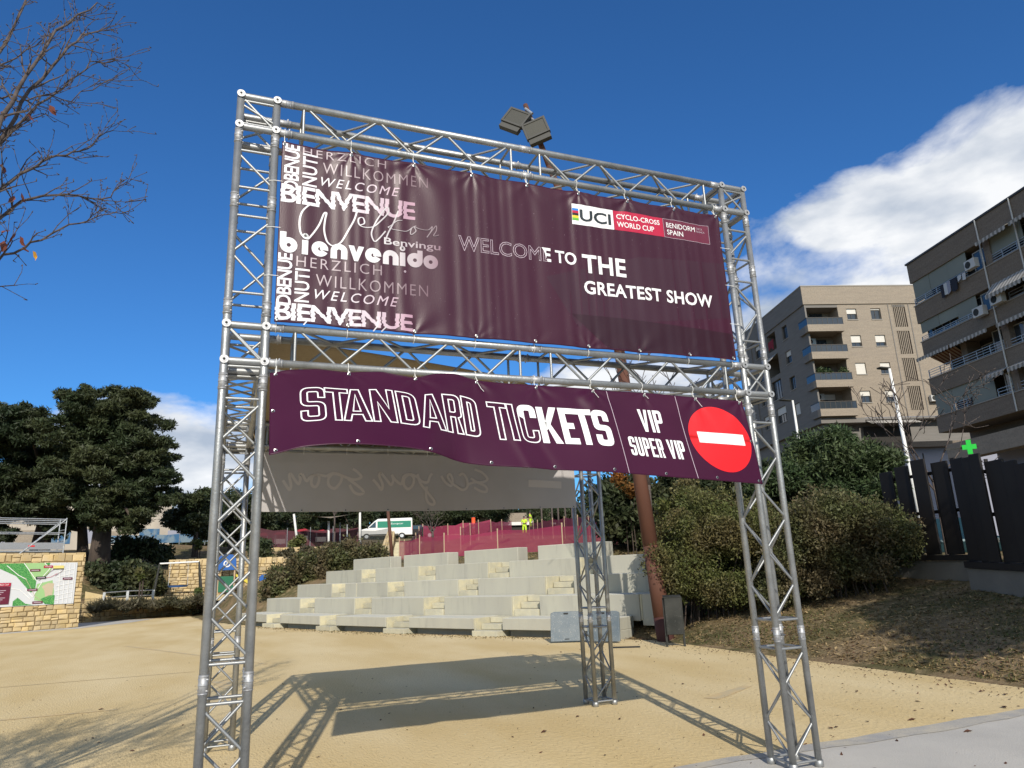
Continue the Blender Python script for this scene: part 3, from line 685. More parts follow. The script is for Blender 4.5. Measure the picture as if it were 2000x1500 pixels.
# hand-drawn condensed capitals: outlines on a unit box, (x, y, corner radius)
def rnd(poly, sx, sy, seg=5):
    out = []; n = len(poly)
    P_ = [Vector((p[0]*sx, p[1]*sy)) for p in poly]
    for i, p in enumerate(poly):
        r = (p[2] if len(p) > 2 else 0)
        if not r: out.append(tuple(P_[i])); continue
        a = (P_[i-1]-P_[i]); b = (P_[(i+1) % n]-P_[i]); ra = min(r, a.length*.49); rb_ = min(r, b.length*.49); rr = min(ra, rb_) if True else r
        A_ = P_[i]+a.normalized()*rr; B_ = P_[i]+b.normalized()*rr
        for k in range(seg+1):
            t = k/seg; q = A_*(1-t)**2+P_[i]*2*t*(1-t)+B_*t*t; out.append(tuple(q))
    return out
def glyph(ch, w_, h_, t, Rr):
    """list of loops (outer first, then holes) in metres"""
    a = t/w_; b = t/h_; r = Rr; ri = max(.2*Rr, Rr-t)
    G = {
     'I': [[(0, 0), (1, 0), (1, 1), (0, 1)]],
     'T': [[(0, 1), (0, 1-b), (.5-a/2, 1-b), (.5-a/2, 0), (.5+a/2, 0), (.5+a/2, 1-b), (1, 1-b), (1, 1)]],
     'S': [[(1, .69), (1, 1, r), (0, 1, r), (0, .50-b*.45, r), (1-a, .5-b*.5, ri), (1-a, b, ri), (a, b, ri), (a, .30), (0, .30), (0, 0, r), (1, 0, r), (1, .5+b*.45, r), (a, .5+b*.5, ri), (a, 1-b, ri), (1-a, 1-b, ri), (1-a, .69)]],
     'A': [[(0, 0), (.5-a*.62, 1), (.5+a*.62, 1), (1, 0), (1-a*1.02, 0), (1-a*1.35, .2), (a*1.35, .2), (a*1.02, 0)], [(a*1.55, .2+b*.8), (1-a*1.55, .2+b*.8), (.5, .84)]],
     'N': [[(0, 0), (0, 1), (a*1.05, 1), (1-a, .40), (1-a, 1), (1, 1), (1, 0), (1-a*1.05, 0), (a, .60), (a, 0)]],
     'D': [[(0, 0), (0, 1), (1, 1, r*1.3), (1, 0, r*1.3)], [(a, b), (1-a, b, ri*1.2), (1-a, 1-b, ri*1.2), (a, 1-b)]],
     'P': [[(0, 0), (0, 1), (1, 1, r), (1, .42, r), (a, .42), (a, 0)], [(a, .42+b), (1-a, .42+b, ri), (1-a, 1-b, ri), (a, 1-b)]],
     'R': [[(0, 0), (0, 1), (1, 1, r), (1, .44, r*.9), (.80, .40), (1, 0), (1-a*1.08, 0), (.62, .41), (a, .41), (a, 0)], [(a, .41+b), (1-a, .41+b, ri), (1-a, 1-b, ri), (a, 1-b)]],
     'C': [[(1, .68), (1, 1, r), (0, 1, r), (0, 0, r), (1, 0, r), (1, .32), (1-a, .32), (1-a, b, ri), (a, b, ri), (a, 1-b, ri), (1-a, 1-b, ri), (1-a, .68)]],
     'K': [[(0, 0), (0, 1), (a, 1), (a, .58), (1-a*1.1, 1), (1, 1), (.56, .52), (1, 0), (1-a*1.12, 0), (a*1.25, .40), (a, .35), (a, 0)]],
     'E': [[(0, 0), (0, 1), (1, 1), (1, 1-b), (a, 1-b), (a, .5+b/2), (.86, .5+b/2), (.86, .5-b/2), (a, .5-b/2), (a, b), (1, b), (1, 0)]],
     'V': [[(0, 1), (.5-a*.55, 0), (.5+a*.55, 0), (1, 1), (1-a*1.05, 1), (.5, .24), (a*1.05, 1)]],
     'U': [[(0, 1), (0, 0, r), (1, 0, r), (1, 1), (1-a, 1), (1-a, b, ri), (a, b, ri), (a, 1)]],
    }
    return [rnd(l, w_, h_) for l in G[ch]]
def glyph_mesh(ch, x0, x1, v0, v1, t, Rr, hh, outline=0):
    """x range in metres, v0 (top) .. v1 (bottom) fractions of banner height hh"""
    w_, h_ = x1-x0, (v1-v0)*hh; loops = glyph(ch, w_, h_, t, Rr)
    tf = lambda p: (x0+p[0], v1-p[1]/hh)
    if outline:
        V_, F_ = [], []
        for l in loops:
            v_, f_ = ribbon(l, outline, True); n = len(V_); V_ += [(*tf(p), 0) for p in v_]; F_ += [tuple(i+n for i in f) for f in f_]
        return mesh2d(V_, F_)
    L3 = [[Vector((p[0], p[1], 0)) for p in l] for l in loops]; tris = tessellate_polygon(L3); flat = [p for l in L3 for p in l]
    return mesh2d([(*tf(p), 0) for p in flat], [tuple(t_) for t_ in tris])

# upper banner
ban = sheet('upper_banner', surfU, UX0, UX1, UZ0, UZ1, 400, 130, X['pvcu'])
tag(ban, 'large purple welcome banner tied between the top and middle beams of the gantry', 'banner')
so_ = ban.modifiers.new('thick', 'SOLIDIFY'); so_.thickness = .0012; so_.offset = 1
ST = (.022, .03)
def put(me, m, off=.003, name='lettering', parent=None, S=surfU, st=ST): return conform(me, S, st, off, name, m, parent or ban)
for pl, m_ in [([(1.98, 3.75), (3.1, 4.1), (3.9, 4.15), (3.9, 4.4), (3.4, 4.15), (2.7, 4.12), (2.3, 4.02)], 'pvcl'), ([(2.05, 3.82), (2.33, 3.35), (2.75, 3.14), (2.1, 3.14), (1.6, 3.5)], 'pvcl'), ([(2.8, 3.5), (3.94, 3.42), (3.94, 3.14), (2.9, 3.14)], 'pvcd')]:
    pass
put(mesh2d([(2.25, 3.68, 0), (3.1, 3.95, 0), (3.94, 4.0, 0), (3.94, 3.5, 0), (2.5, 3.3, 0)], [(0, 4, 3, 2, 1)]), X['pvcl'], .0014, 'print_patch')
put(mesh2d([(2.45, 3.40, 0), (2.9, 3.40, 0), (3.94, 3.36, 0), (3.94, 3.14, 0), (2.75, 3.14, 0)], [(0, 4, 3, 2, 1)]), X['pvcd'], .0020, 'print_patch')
put(text2d('HERZLICH', .425, 1.01, 4.385, 4.45, bold=-.008, space=1.25), X['fadet'])
put(text2d('WILLKOMMEN', .565, 1.32, 4.265, 4.355, bold=-.008, space=1.2), X['fadet'])
put(text2d('WELCOME', .555, 1.11, 4.165, 4.235, bold=0, shear=.3, space=1.3), X['fade'])
put(text2d('BIENVENUE', .292, 1.225, 3.995, 4.135, bold=.022, space=.90, glitch=.004), X['fade'], .0036)
put(text2d('DBENUE', .305, .405, 4.10, 4.452, bold=.02, rot=True, space=.9), X['fade'], .0030)
put(text2d('NUTI', .428, .528, 4.145, 4.40, bold=.015, rot=True), X['fade'], .0030)
put(text2d('Benvingu', 1.0, 1.41, 3.762, 3.832, bold=.01), X['fadeb'], .0026)
put(text2d('HERZLICH', .41, .985, 3.535, 3.61, bold=-.008, space=1.25), X['fadet'])
put(text2d('WILLKOMMEN', .54, 1.315, 3.41, 3.495, bold=-.008, space=1.2), X['fadet'])
put(text2d('WELCOME', .535, 1.105, 3.315, 3.385, bold=0, shear=.3, space=1.3), X['fade'])
put(text2d('BIENVENUE', .290, 1.205, 3.14, 3.265, bold=.022, space=.90, glitch=.004), X['fade'], .0036)
put(text2d('DBENUE', .292, .385, 3.25, 3.62, bold=.02, rot=True, space=.9), X['fade'], .0030)
put(text2d('NUTI', .405, .50, 3.28, 3.52, bold=.015, rot=True), X['fade'], .0030)
# fat round lower-case "bienvenido"
def disc(cx, cz, r, r2=0, a0=0, a1=360, n=28, sx=1.0):
    vs, fs = [], []
    for i in range(n+1):
        a = R(a0+(a1-a0)*i/n); vs += [(cx+r2*math.cos(a)*sx, cz+r2*math.sin(a), 0), (cx+r*math.cos(a)*sx, cz+r*math.sin(a), 0)]
    for i in range(n): fs.append((2*i, 2*i+2, 2*i+3, 2*i+1))
    return mesh2d(vs, fs)
def rect(x0, x1, z0, z1): return mesh2d([(x0, z0, 0), (x1, z0, 0), (x1, z1, 0), (x0, z1, 0)], [(0, 1, 2, 3)])
zb_ = 3.625; r_ = .056
fat = []
def fo(x, m_=r_, h=.014): return disc(x+m_, zb_+m_, m_, h)
fat += [[fo(.300)], [rect(.298, .338, zb_+.05, 3.775)]]
fat += [[rect(.442, .482, zb_, zb_+.105)], [disc(.462, zb_+.135, .021, .0)]]
def fe(x): return [[disc(x+r_, zb_+r_, r_, .013, 18, 335)], [mesh2d([(x+r_, zb_+.05, 0), (x+2*r_, zb_+.05, 0), (x+2*r_-.002, zb_+.074, 0), (x+r_, zb_+.074, 0)], [(0, 1, 2, 3)])]]
fat += fe(.505)
def fn(x): return [[disc(x+r_, zb_+r_, r_, .015, 0, 180)], [rect(x, x+r_-.014, zb_, zb_+r_)], [rect(x+r_+.014, x+2*r_, zb_, zb_+r_)]]
fat += fn(.633)
fat += [[mesh2d([(.752, zb_+.11, 0), (.793, zb_-.004, 0), (.818, zb_-.004, 0), (.860, zb_+.11, 0), (.822, zb_+.11, 0), (.806, zb_+.06, 0), (.790, zb_+.11, 0)], [(0, 1, 5, 6), (1, 2, 5), (2, 3, 4, 5)])]]
fat += fe(.868)+fn(.992)
fat += [[rect(1.113, 1.152, zb_, zb_+.105)], [disc(1.132, zb_+.135, .020, .0)]]
fat += [[fo(1.166)], [rect(1.24, 1.278, zb_+.05, 3.76)]]
fat += [[fo(1.283, .054)]]
for i, g in enumerate(fat): put(joinmeshes(g), X['fadeb'], .0034+.0005*(i % 3))
# handwritten Welkon
def script(pts, wd, off=.0046, m_='fadew', S=surfU, parent=None, taper=True, name='handwriting'):
    p = smooth_path(pts); n = len(p); ws = []
    for i in range(n):
        j = min(n-1, i+1); dz = p[j][1]-p[max(0, i-1)][1]; dx = p[j][0]-p[max(0, i-1)][0]; L = math.hypot(dx, dz)+1e-9
        ws.append(wd*(.55+.6*abs(dz)/L) if taper else wd)
    v_, f_ = ribbon(p, ws); return put(mesh2d(v_, f_), X[m_], off, name, parent, S)
script([(.50, 4.02), (.44, 3.95), (.42, 3.87), (.43, 3.78), (.47, 3.74), (.50, 3.77), (.55, 3.86), (.58, 3.95), (.598, 3.96), (.59, 3.91), (.585, 3.83), (.60, 3.76), (.62, 3.73), (.65, 3.72), (.70, 3.75), (.75, 3.85), (.79, 3.94), (.81, 4.02)], .011)
script([(.83, 3.90), (.86, 3.92), (.85, 3.96), (.82, 3.95), (.82, 3.91), (.85, 3.89), (.92, 3.90), (.98, 3.96), (1.03, 4.03), (1.02, 4.07), (.99, 4.03), (.94, 3.94), (.91, 3.85), (.93, 3.79), (.96, 3.81), (1.01, 3.88)], .009)
script([(1.10, 4.05), (1.07, 3.96), (1.03, 3.87), (1.01, 3.81)], .009, .0052)
script([(1.13, 3.98), (1.09, 3.97), (1.05, 3.93), (1.03, 3.91), (1.09, 3.90), (1.16, 3.90), (1.21, 3.94), (1.23, 3.95), (1.20, 3.93), (1.19, 3.89), (1.20, 3.88), (1.23, 3.91), (1.22, 3.94), (1.26, 3.93), (1.32, 3.93), (1.35, 3.96), (1.34, 3.92), (1.31, 3.87)], .006, .0056)
script([(1.31, 3.87), (1.35, 3.93), (1.38, 3.97), (1.38, 3.93), (1.36, 3.89), (1.38, 3.89), (1.40, 3.90)], .006, .0060)
for (a, b) in ((.50, .47), (.96, .93), (1.02, .985)): script([(a, 3.155), (b, 3.115)], .008, .0052)
# right half
put(text2d('WELCOME', 1.55, 2.30, 3.805, 3.92, bold=0, outline=.0045), X['thin'])
put(mesh2d([(2.225, 3.92, 0), (2.30, 3.92, 0), (2.30, 3.897, 0), (2.243, 3.897, 0)], [(3, 2, 1, 0)]), X['white'], .0034)
put(mesh2d([(2.243, 3.897, 0), (2.262, 3.897, 0), (2.262, 3.83, 0)], [(2, 1, 0)]), X['white'], .0034)
put(rect(2.262, 2.294, 3.852, 3.874), X['white'], .0034); put(rect(2.268, 2.30, 3.805, 3.828), X['white'], .0034)
put(text2d('TO', 2.34, 2.525, 3.808, 3.915, bold=.02), X['white'])
put(text2d('THE', 2.575, 2.965, 3.755, 3.912, bold=.025, space=1.05), X['white'])
put(text2d('GREATEST SHOW', 2.575, 3.785, 3.575, 3.688, bold=.022, space=1.04), X['white'])
put(rect(2.51, 2.885, 4.165, 4.345), X['white'], .0024, 'logo_panel'); put(rect(2.888, 3.362, 4.165, 4.345), X['crimson'], .0024, 'logo_panel')
put(rect(3.365, 3.83, 4.165, 4.345), X['maroon'], .0024, 'logo_panel')
v_, f_ = ribbon([(3.365, 4.167), (3.83, 4.167), (3.83, 4.343), (3.365, 4.343)], .003, True); put(mesh2d(v_, f_), X['thin'], .0038, 'logo_border')
put(text2d('UCI', 2.578, 2.862, 4.20, 4.302, bold=.022), X['navy'], .0046)
for i, c_ in enumerate(('sb', 'sr', 'sk', 'sy', 'sg')): put(rect(2.512, 2.568, 4.305-.021*(i+1), 4.305-.021*i-.0005), X[c_], .0046, 'stripe')
put(text2d('CYCLO-CROSS', 2.915, 3.325, 4.268, 4.315, bold=.012), X['white'], .0046)
put(text2d('WORLD CUP', 2.915, 3.265, 4.195, 4.243, bold=.012), X['white'], .0046)
put(text2d('BENIDORM', 3.395, 3.685, 4.262, 4.31), X['white'], .0046)
put(text2d('SPAIN', 3.395, 3.555, 4.195, 4.242, bold=.004), X['white'], .0046)
put(text2d('COSTA', 3.70, 3.765, 4.290, 4.31), X['thin'], .0046); put(text2d('BLANCA', 3.70, 3.785, 4.262, 4.28), X['thin'], .0046)
put(disc(1.15, 3.585, .008, .003), X['thin'], .004, 'patch')
# ties and eyelets
ey_me = MB()
for i in range(12):
    a, b = 2*math.pi*i/12, 2*math.pi*(i+1)/12
    ey_me.quad((.007*math.cos(a), -.002, .007*math.sin(a)), (.011*math.cos(a), -.001, .011*math.sin(a)), (.011*math.cos(b), -.001, .011*math.sin(b)), (.007*math.cos(b), -.002, .007*math.sin(b)))
ey_me = ey_me.mesh('eyelet'); ey_me.materials.append(X['eyelet'])
hole_me = MB().tube((0, -.0012, 0), (0, -.0006, 0), .007, n=10).mesh('eyelet_hole'); hole_me.materials.append(X['black'])
def eyelet(P_, parent):
    o = link('eyelet', ey_me, None, parent, P_); link('eyelet_hole', hole_me, None, o); return o
def tie(P_, zc, parent, tail=0.0, yc=0.0, lean=0.0):
    """cable tie looped from the eyelet round a horizontal chord at height zc"""
    x, y, z = P_; s = 1 if zc > z else -1; mb = MB(); pts = [(x, y-.006, z)]
    for k in range(8):
        a = -math.pi/2*s+s*math.pi*k/7; pts.append((x+lean*.3*k/7, yc-.032*math.cos(a), zc+.032*math.sin(a)))
    pts.append((x+lean, y+.01, z)); mb.path(pts, .0024, 5); mb.cbox((x, y-.010, z+.012*s), (.009, .007, .009))
    if tail: mb.path([(x, y-.012, z), (x+tail*.3, y-.03, z-abs(tail)*.7), (x+tail*.6, y-.03, z-abs(tail))], .002, 4)
    return mb.build('cable_tie', X['zip'], parent)
for i, tx in enumerate(tiesU):
    for tz, zc in ((UZ1-.025, Z2), (UZ0+.022, Z1+SP)):
        P_ = surfU(tx if i < 8 else tx-.005, tz, .004); eyelet(tuple(P_), ban); tie(tuple(P_), zc, ban, lean=random.uniform(-.01, .01))
for z in (3.45, 3.80, 4.15):
    for x, xc in ((UX0+.015, SP), (UX1-.015, W0_-SP)):
        P_ = surfU(x, z, .004); mb = MB(); s = -1 if xc < x else 1
        mb.path([tuple(P_), (xc-s*.01, -.032, z+.006), (xc+s*.03, -.012, z+.008)], .0024, 5); mb.build('cable_tie', X['zip'], ban)

# lower banner
low = sheet('lower_banner', surfL, .275, 3.965, 0, 1, 420, 60, X['pvc'])
tag(low, 'long purple ticket banner hanging loose under the middle beam with a red no entry disc', 'banner')
so_ = low.modifiers.new('thick', 'SOLIDIFY'); so_.thickness = .0012; so_.offset = -1
HH = .72
def putL(me, m, off=.0032, name='lettering'): return conform(me, surfL, (.028, .05), off, name, m, low)
tk, rr_ = .042, .055
for ch, a, b in [('S', .455, .60), ('T', .603, .745), ('A', .706, .877), ('N', .889, 1.035), ('D', 1.057, 1.183), ('A', 1.201, 1.370), ('R', 1.382, 1.502), ('D', 1.518, 1.622), ('T', 1.706, 1.845), ('I', 1.852, 1.898)]:
    putL(glyph_mesh(ch, a, b, .262, .695, .040, rr_, HH, outline=.0088), X['white'])
putL(glyph_mesh('C', 1.932, 2.062, .265, .70, .040, rr_, HH, outline=.0088), X['white'])
# upper half of the C is solid, cut on a slant
cm_ = glyph_mesh('C', 1.932, 2.062, .265, .70, .040, rr_, HH)
bm = bmesh.new(); bm.from_mesh(cm_); bmesh.ops.bisect_plane(bm, geom=bm.verts[:]+bm.edges[:]+bm.faces[:], plane_co=(1.94, .40, 0), plane_no=Vector((-.30, .12, 0)).normalized()*1 if False else Vector((-.9, 1, 0)).normalized(), clear_outer=True); bm.to_mesh(cm_); bm.free()
putL(cm_, X['white'], .0028)
for i, (ch, a, b) in enumerate([('K', 2.078, 2.232), ('E', 2.244, 2.362), ('T', 2.352, 2.505), ('S', 2.502, 2.640)]):
    putL(glyph_mesh(ch, a, b, .272, .70, .050, .06, HH), X['white'], .003+.0007*(i % 2))
def word(s, x0, x1, v0, v1, t, rr, gap=.18):
    n = len(s); wd = []
    for c in s: wd.append({'I': .30, ' ': .42, 'V': 1.05}.get(c, .92))
    tot = sum(wd)+gap*(n-1); u = (x1-x0)/tot; x = x0; ms = []
    for c, w_ in zip(s, wd):
        if c == 'I': ms.append(rect(x, x+t, v0, v1) if True else None)
        elif c != ' ': ms.append(glyph_mesh(c, x, x+w_*u, v0, v1, t, rr, HH))
        x += (w_+gap)*u
    putL(joinmeshes(ms), X['white'])
word('VIP', 2.925, 3.135, .215, .485, .026, .03)
word('SUPER VIP', 2.768, 3.270, .562, .782, .020, .024)
for x in (2.70, 3.315): putL(rect(x-.0025, x+.0025, .01, .99), X['thin'], .003, 'divider_line')
cxm, rxx, rv = 3.645, .292, .392
vs = [(cxm, .50, 0)]+[(cxm+rxx*math.cos(2*math.pi*i/64), .50+rv*math.sin(2*math.pi*i/64), 0) for i in range(64)]
putL(mesh2d(vs, [(0, i+1, (i+1) % 64+1) for i in range(64)]), X['red'], .0032, 'no_entry_disc')
putL(rect(3.43, 3.872, .432, .562), X['white'], .005, 'no_entry_bar')
for i, tx in enumerate([.31, .77, 1.22, 1.66, 2.12, 2.58, 3.03, 3.5, 3.93]):
    P_ = surfL(tx, .035, .004); eyelet(tuple(P_), low); tie(tuple(P_), Z1, low, tail=[0, 0, 0, .07, 0, .05, .03, .06, 0][i], lean=random.uniform(-.012, .012))
    P_ = surfL(min(3.94, tx+.0), .965, .004); eyelet(tuple(P_), low)
for v in (.5,):
    for x in (.295, 3.945): eyelet(tuple(surfL(x, v, .004)), low)

# rear banner, seen from its unprinted back
rear = sheet('rear_banner', surfS, .30, 3.94, 2.20, 2.80, 160, 40, X['back'])
tag(rear, 'pale grey back of the farewell banner on the rear beam, reversed script showing through', 'banner')
def putS(me, m, off=.003, name='lettering'): return conform(me, surfS, (.08, .08), off, name, m, rear)
def rp(u, v):
    d = cf+cr*((u-1000)/FPX)+cu*((750-v)/FPX); t = (3.075-CAM.y)/d.y; P_ = CAM+d*t; return (P_.x, P_.z)
def rs(L): return [rp(500+x*.32, 870+y*.32) for x, y in L]
rev = [[(165, 210), (185, 240), (205, 265), (215, 240), (205, 185), (215, 172), (240, 210), (262, 232), (272, 205), (268, 180), (285, 172)],
       [(285, 172), (310, 215), (335, 190), (380, 180), (385, 215), (365, 250), (340, 235), (345, 190), (375, 178), (430, 188)],
       [(430, 188), (470, 170), (520, 185), (515, 225), (480, 260), (445, 240), (445, 200), (480, 172), (560, 200)],
       [(560, 200), (600, 210), (640, 195), (620, 165), (590, 145)], [(560, 205), (590, 225), (640, 262), (655, 285), (630, 295), (595, 280), (570, 240)],
       [(712, 210), (740, 240), (762, 268), (770, 240), (750, 190), (760, 172), (790, 205), (820, 240), (835, 215), (825, 180)],
       [(825, 180), (850, 215), (885, 235), (900, 190), (935, 178), (960, 200), (955, 240), (925, 265), (900, 240), (905, 200), (940, 178), (985, 195)],
       [(985, 195), (1010, 220), (1045, 225), (1060, 190), (1075, 172)], [(985, 175), (1000, 230), (1050, 290), (1085, 335), (1078, 355), (1050, 345), (1035, 310), (1040, 250)],
       [(1130, 185), (1155, 225), (1190, 245), (1200, 210), (1185, 175), (1170, 190), (1190, 225), (1225, 250), (1260, 270), (1290, 250), (1285, 200), (1262, 172), (1240, 185)],
       [(1290, 240), (1330, 225), (1380, 225), (1412, 205), (1380, 165), (1335, 145)], [(1310, 200), (1350, 225), (1400, 250), (1405, 280), (1370, 278), (1330, 255)]]
for i, L in enumerate(rev):
    p = smooth_path(rs(L)); v_, f_ = ribbon(p, .028); putS(mesh2d(v_, f_), X['backt'], .002+.0006*i, 'reversed_handwriting')
a, b = rs([(1658, 262)])[0], rs([(1860, 212)])[0]
putS(mesh2d([(*rs([(1658, 255)])[0], 0), (*rs([(1858, 265)])[0], 0), (*rs([(1858, 222)])[0], 0), (*rs([(1658, 210)])[0], 0)], [(0, 1, 2, 3)]), X['backt'], .003, 'reversed_bar')
for x in np.linspace(.35, 3.9, 9):
    o = eyelet(tuple(surfS(x, 2.215, .004)), rear); mb = MB(); P_ = surfS(x, 2.785, .004); mb.path([tuple(P_), (x, 3.06, 2.86), (x+.01, 3.12, 2.89)], .0024, 5); mb.build('cable_tie', X['zip'], rear)
# beige cloth stretched between the corners under the side beams
def surfC(a, b, off=0):
    a = np.asarray(a, float); b = np.asarray(b, float)
    # a along x 0..1, b 0 = front edge, 1 = rear edge
    xr = .26+a*3.74; yf = .30+np.where(a < .55, .62*(a/.55), .62+(np.clip(a-.55, 0, 1)/.45)**1.2*2.0)
    y = yf+(3.30-yf)*b; z = 3.135-.05*np.sin(np.pi*a)*np.sin(np.pi*b)+.012*np.sin(b*17+a*5)*(1-b)
    return np.stack([xr, y, z-off], -1)
clo = sheet('canopy_cloth', surfC, 0, 1, 0, 1, 60, 30, X['sail'])
sheet('rear_flap', lambda a, b, off=0: np.stack([np.asarray(a), 3.372+.01*np.sin(np.asarray(a)*9)*(3.13-np.asarray(b))*3, np.asarray(b)+.012*np.sin(np.asarray(a)*4)], -1), .27, 3.98, 2.86, 3.135, 60, 6, X['sail'], clo)
so_ = clo.modifiers.new('thick', 'SOLIDIFY'); so_.thickness = .002
tag(clo, 'beige cloth stretched flat over the left and rear beams inside the gantry', 'canopy')

# ------------------------------------------------------------------ foliage and trees
def crown(name, blobs, n, size, m, parent=None, aspect=1.0, shell=.55, origin=(0, 0, 0), droop=0.0):
    """leaf clumps spread over ellipsoids: blobs = (x, y, z, rx, ry, rz)"""
    bl = np.array(blobs, float); vol = (bl[:, 3]*bl[:, 4]*bl[:, 5])**(2/3); pr = vol/vol.sum(); ci = rng.choice(len(bl), n, p=pr); c = bl[ci]
    d = rng.normal(size=(n, 3)); d /= np.linalg.norm(d, axis=1, keepdims=True)
    r = rng.uniform(0, 1, (n, 1))**shell*(1+.16*rng.normal(size=(n, 1))); P_ = c[:, :3]+d*r*c[:, 3:]
    a = d*.7+rng.normal(size=(n, 3))*.7; a[:, 2] -= droop; a /= np.linalg.norm(a, axis=1, keepdims=True); b = np.cross(a, rng.normal(size=(n, 3))); b /= np.linalg.norm(b, axis=1, keepdims=True)
    s = size*rng.uniform(.6, 1.4, (n, 1)); a = a*s*aspect; b = b*s
    V_ = np.stack([P_-a*.5, P_-b*.35, P_+a*.5, P_+b*.35], 1)-np.array(origin)
    return link(name, npmesh(name, V_.reshape(-1, 3), np.arange(n*4).reshape(n, 4)), m, parent)
def limb(mb, p, d, L, r, depth, spread=.5, up=.15, taper=.62, seg=3, n=6, mn=.004, out=None):
    p = Vector(p); d = Vector(d).normalized(); pts = [p]; rs_ = [r]
    for i in range(seg):
        d = (d+Vector((random.gauss(0, .12), random.gauss(0, .12), random.gauss(0, .08)+up*.15))).normalized(); p = p+d*L/seg; pts.append(p); rs_.append(max(mn, r*(1-(1-taper)*(i+1)/seg)))
    mb.path(pts, rs_, n)
    if out is not None: out.append(p.copy())
    if depth > 0:
        for k in range(random.choice((2, 3))):
            q = pts[random.randint(1, seg)] if k else pts[-1]
            d2 = (d+Vector((random.gauss(0, spread), random.gauss(0, spread), random.gauss(0, spread*.7)+up))).normalized()
            limb(mb, q, d2, L*random.uniform(.6, .85), rs_[-1]*.75, depth-1, spread, up, taper, seg, max(4, n-1), mn, out)
def tree(name, base, h, blobs, n, size, m, label, cat='tree', trunk_r=.3, group=None, aspect=1.6, bark='bark', lean=(0, 0), shell=.45, tops=None):
    b = Vector(base); t = empty(name, b, label=label, cat=cat, group=group); mb = MB()
    top = Vector((lean[0], lean[1], h*.55)); mb.path([(0, 0, -.3), tuple(top*.3), tuple(top*.65), tuple(top)], [trunk_r*1.15, trunk_r*.9, trunk_r*.7, trunk_r*.45], 9)
    for bb in blobs[::max(1, len(blobs)//9)]:
        s = top*random.uniform(.45, .9); e = Vector(bb[:3])-b; mb.path([tuple(s), tuple(s.lerp(e, .5)+Vector((0, 0, .1))), tuple(e)], [trunk_r*.38, trunk_r*.25, trunk_r*.1], 6)
    mb.build('trunk', X[bark], t, smooth=True)
    crown('crown', blobs, n, size, m, t, aspect, shell, origin=tuple(b)); return t
def blobs_px(L, D, depth=1.0, jit=.12, sub=5, rz=.74, sm=1.0, qm=.75):
    """L: (u, v, radius px) seen at distance D -> clusters of smaller clumps"""
    out = []
    for (u, v, rp_) in L:
        for k in range(sub):
            dd = D+random.uniform(-1, 1)*depth; rr = rp_*dd/FPX
            a = random.uniform(0, 6.28); q = random.uniform(.15, qm)
            c = at(u+math.cos(a)*rp_*q, v+math.sin(a)*rp_*q*.8, dd); s = rr*random.uniform(.42, .7)*sm
            out.append((c.x, c.y, c.z, s*1.15, s*1.15, s*rz))
    return out
# big pines on the left
big = [(190, 800, 40), (150, 790, 38), (235, 800, 42), (270, 790, 34), (120, 850, 40), (180, 860, 50), (240, 860, 50), (290, 850, 40), (310, 890, 32), (140, 910, 45), (200, 920, 50), (265, 920, 48), (320, 930, 26), (110, 960, 38), (165, 980, 40), (230, 985, 45), (290, 970, 40), (325, 970, 20), (200, 1015, 34), (255, 1020, 30), (170, 770, 22), (250, 770, 20)]
bs = at(192, 1108, 50)
tree('pine_tree', bs, 13, blobs_px(big, 50, 3.4, sub=22, rz=.55, sm=.60, qm=1.18), 210000, .10, X['pine'], 'tallest broad dark pine, its trunk beside the stone map wall', trunk_r=.55, aspect=2.8)
sec = [(20, 810, 34), (60, 820, 34), (0, 860, 44), (60, 880, 44), (20, 930, 46), (80, 940, 40), (40, 990, 44), (100, 1000, 34), (-40, 850, 50), (-50, 930, 60), (-60, 1000, 50), (0, 1040, 25)]
tree('pine_tree', at(82, 1115, 54), 12, blobs_px(sec, 54, 3, sub=17, rz=.55, sm=.64, qm=1.12), 140000, .11, X['pined'], 'dark pine cut by the picture edge behind the scaffold, with a slim trunk', trunk_r=.32, aspect=2.8)
tree('pine_tree', at(55, 1115, 60), 12, blobs_px([(60, 900, 40), (110, 920, 40), (80, 960, 40)], 60, 3), 9000, .26, X['pined'], 'slender leaning pine trunk rising behind the scaffold rails', trunk_r=.28, lean=(.8, 0))
tree('pine_tree', at(162, 1108, 54), 8, blobs_px([(140, 1010, 26), (110, 1030, 22)], 54, 1.5), 5000, .22, X['pined'], 'short bent pine trunk close beside the tallest pine', trunk_r=.36, lean=(-.5, 0))
